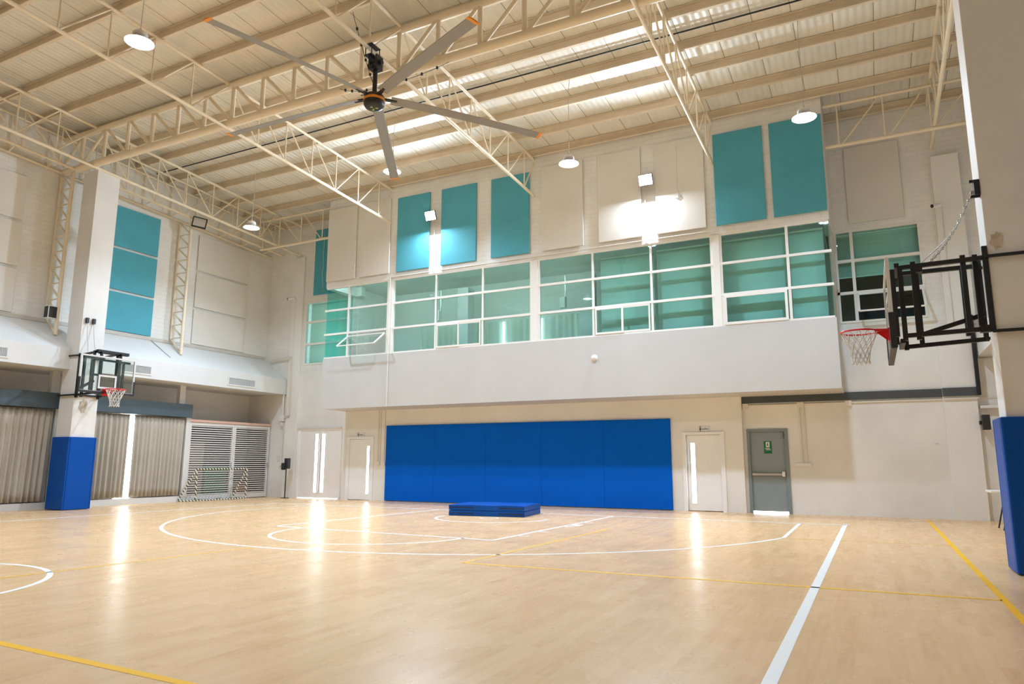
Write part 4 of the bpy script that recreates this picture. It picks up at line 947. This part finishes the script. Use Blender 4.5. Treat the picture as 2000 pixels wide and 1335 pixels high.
bars(tr, 'board_bracket', [((-.80, -.24, 2.76), (-.80, -.24, 3.76)), ((-.74, .30, 2.76), (-.74, .30, 3.76)), ((-.92, .34, 2.72), (-.92, .34, 3.8)), ((-.95, -.24, 2.76), (-.95, -.24, 3.72)), ((-.98, -.24, 3.74), (-.98, .36, 3.74)), ((-.98, -.24, 2.76), (-.98, .36, 2.76)),
     ((-1.04, -.35, 2.8), (-1.04, -.35, 3.66)), ((-1.04, .55, 2.8), (-1.04, .55, 3.66)), ((-1.04, -.35, 3.3), (-1.04, .55, 3.3)), ((-1.04, .0, 2.75), (-1.04, .0, 3.72))], .055)
bars(tr, 'clevis', [((-.82, -.24, 3.66), (-.70, -.24, 3.66)), ((-.06, -.24, 2.84), (-.16, -.24, 2.84))], .085)
MB().cbox((-.03, -.2, 4.62), (.06, .12, .2)).cbox((-.05, -.2, 4.72), (.1, .03, .03)).cbox((-.05, -.2, 4.52), (.1, .03, .03)).build('chain_anchor', m_black, tr)
ch = MB(); p0 = Vector((-.07, -.2, 4.6)); p1 = Vector((-.62, -.2, 3.74)); NL = 26
cpts = [p0.lerp(p1, k/NL)+Vector((0, 0, -.10*4*(k/NL)*(1-k/NL))) for k in range(NL+1)]
for k in range(NL):
    a_ = cpts[k]; b_ = cpts[k+1]; mid = (a_+b_)/2; d_ = (b_-a_).normalized(); sd = Vector((0, 1, 0)) if k % 2 else d_.cross(Vector((0, 1, 0)))
    ch.path([mid+d_*.026*math.cos(q*PI/5)+sd*.016*math.sin(q*PI/5) for q in range(10)], .0055, n=5, closed=True)
ch.build('chain', m_alu, tr)
ch2 = MB().path([cpts[0]+Vector((0, .04, 0)), cpts[8]+Vector((0, .04, -.02)), cpts[16]+Vector((-.03, .05, .01)), cpts[26]+Vector((-.10, .04, 0))], .006, n=5); ch2.build('lift_cable', m_alu, tr)

# ================================================================== FLOOR THINGS
# stacked folding mats
ma = math.radians(9.2)
ca_ = Vector((.88, -1.43, 0)); ux = Vector((math.cos(ma), math.sin(ma), 0)); uy = Vector((-math.sin(ma), math.cos(ma), 0))
ctr = ca_-ux*.935+uy*.69
for k in range(2):
    t = thing('gym_mat', ['lower blue gym mat lying on the court', 'upper blue gym mat of the pair, glossy top'][k], 'mat', (ctr.x, ctr.y, .002+.128*k), ma, group='stacked blue mats')
    bm_ = bmesh.new(); bmesh.ops.create_cube(bm_, size=1); bmesh.ops.scale(bm_, vec=(1.87, 1.38, .120), verts=bm_.verts); bmesh.ops.translate(bm_, vec=(0, 0, .062), verts=bm_.verts)
    bmesh.ops.subdivide_edges(bm_, edges=bm_.edges[:], cuts=14, use_grid_fill=True)
    for v in bm_.verts:
        if v.co.z > .1: v.co.z += .006*math.sin(v.co.x*7+k)*math.cos(v.co.y*5)+(-.004 if k else 0)
        if abs(v.co.y) > .68: v.co.y *= 1+.006*math.sin(v.co.x*6+k*2)
    me = bpy.data.meshes.new('mat_cover'); bm_.to_mesh(me); bm_.free(); me.materials.append(m_blue); o = bpy.data.objects.new('mat_cover', me); link(o, t)
    b_ = o.modifiers.new('b', 'BEVEL'); b_.width = .015; b_.segments = 3; b_.limit_method = 'ANGLE'
    MB().box((-.92, -.70, .055), (-.3, -.69, .068)).box((.3, -.70, .055), (.92, -.69, .068)).build('seam_strip', m_blackp, o)
# small goal
gl = thing('football_goal', 'small folding goal with rope-wrapped poles before the louvre doors', 'goal', (-11.1, .45, 0))
def P3(x, y, z): return (x+11.1, y-.45, z)
A1, A2 = P3(-11.1, -.57, 1.0), P3(-11.1, 1.46, 1.0); F1, F2 = P3(-11.1, -.55, .02), P3(-11.1, 1.46, .02); K1, K2 = P3(-11.36, -.98, .02), P3(-11.36, 1.12, .02)
for nm, a_, b_ in (('crossbar', A1, A2), ('post', A1, F1), ('post', A2, F2), ('back_stay', A1, K1), ('back_stay', A2, K2), ('base_bar', F1, F2), ('base_bar', F1, K1), ('base_bar', F2, K2), ('base_bar', K1, K2)):
    MB().tube(a_, b_, .028, n=8).build(nm, m_stripe, gl)
nt = MB(); va = [Vector(q) for q in (A1, A2, K1, K2)]
for k in range(1, 17):
    q = k/17; nt.tube(va[0].lerp(va[1], q), va[2].lerp(va[3], q), .002, n=3, caps=False)
for k in range(1, 9):
    q = k/9; nt.tube(va[0].lerp(va[2], q), va[1].lerp(va[3], q), .002, n=3, caps=False)
nt.build('goal_net', m_blackp, gl)
rnd = random.Random(4); pts = []
for k in range(90): q = k/89; pts.append((.0-.02+rnd.uniform(-.03, .03), -1.0+2.0*q, .035+rnd.uniform(-.02, .025)))
MB().path(pts, .012, n=4).build('bunched_net', m_blackp, gl)
# folding table
tb = thing('folding_table', 'white folding table behind the right column pad', 'table', (10.75, .1, 0))
MB().box((-.75, -.38, .70), (.75, .38, .74)).build('tabletop', m_plasticw, tb, .01)
for s_ in (-1, 1):
    for q in (-1, 1):
        MB().path([(s_*.42, q*.28, .70), (s_*.50, q*.29, .45), (s_*.60, q*.31, .02)], .014, n=8).build('leg', m_blackp, tb)
    MB().tube((s_*.50, -.29, .45), (s_*.50, .29, .45), .01, n=8).build('crossbar', m_blackp, tb)
sp = thing('wall_speaker', 'black speaker beside the pilaster behind the right column', 'speaker', (10.36, 2.45, 1.98))
MB().box((-.06, -.1, 0), (.09, .1, .33)).build('cabinet', m_blackp, sp, .01); MB().box((-.1, .0, .12), (-.05, .15, .2)).build('bracket', m_black, sp)
o = MB().box((10.28, YR-.08, 2.76), (10.36, YR-.0, 4.6)).build('drain_pipe', m_black, None, .01); tag(o, 'black vertical channel beside the end wall pilaster', 'pipe')

# loose wires hanging on the gallery wall
for (x, y, z0, z1, lb) in ((4.02, YB-.07, 8.05, 9.55, 'loose white wire hanging over the grey-cream panel right of the floodlight'), (-9.25, YE-.08, 7.35, 9.6, 'loose white wire hanging before the narrow teal panel in the left corner')):
    t = thing('loose_wire', lb, 'wire', (x, y, z0)); h = z1-z0
    pts = [(.03*math.sin(k*1.3)*(1-k/14), 0, h*k/14) for k in range(15)]
    MB().path([(.05, 0, .12), (.09, 0, .02), (.03, 0, -.03), (-.05, 0, .03)]+pts, .007, n=5).build('wire', m_plasticw, t)
# rust marks on the columns where the hoop frames are strapped on
for (x, y, z, ax, w_, h_, lb) in ((-10.405, -4.85, 2.68, 'x', .13, .22, 'brown rust stain under the hoop frame on the left column'), (9.62, -6.31, 3.92, 'y', .08, .13, 'brown rust stain above the upper strap on the right column')):
    n = 18; rr = random.Random(5); P_ = [(math.cos(2*PI*k/n)*w_*rr.uniform(.55, 1), math.sin(2*PI*k/n)*h_*rr.uniform(.5, 1)) for k in range(n)]
    mb = MB()
    if ax == 'x': mb.prism([(y+p, z+q) for p, q in P_], 'x', x-.006, x)
    else: mb.prism([(x+p, z+q) for p, q in P_], 'y', y-.001, y+.004) if False else mb.add([(x+p, y-.002, z+q) for p, q in P_]+[(x+p, y+.006, z+q) for p, q in P_], [tuple(range(n))[::-1], tuple(range(n, 2*n))]+[(i, (i+1) % n, n+(i+1) % n, n+i) for i in range(n)])
    tag(mb.build('rust_stain', m_rustpaint), lb, 'stain')

cc = thing('corner_conduit', 'thin conduit and white ledge on the end wall behind the right column', 'conduit', (11.0, YE-.03, 2.5))
MB().tube((-.68, 0, .22), (.9, 0, .22), .012, n=6).build('pipe', m_conduit, cc)
MB().tube((-.68, 0, 1.1), (.9, 0, 1.1), .016, n=6).build('pipe', m_conduit, cc)
MB().box((-.68, -.12, -.03), (.9, .02, .03)).build('ledge', m_plasticw, cc)
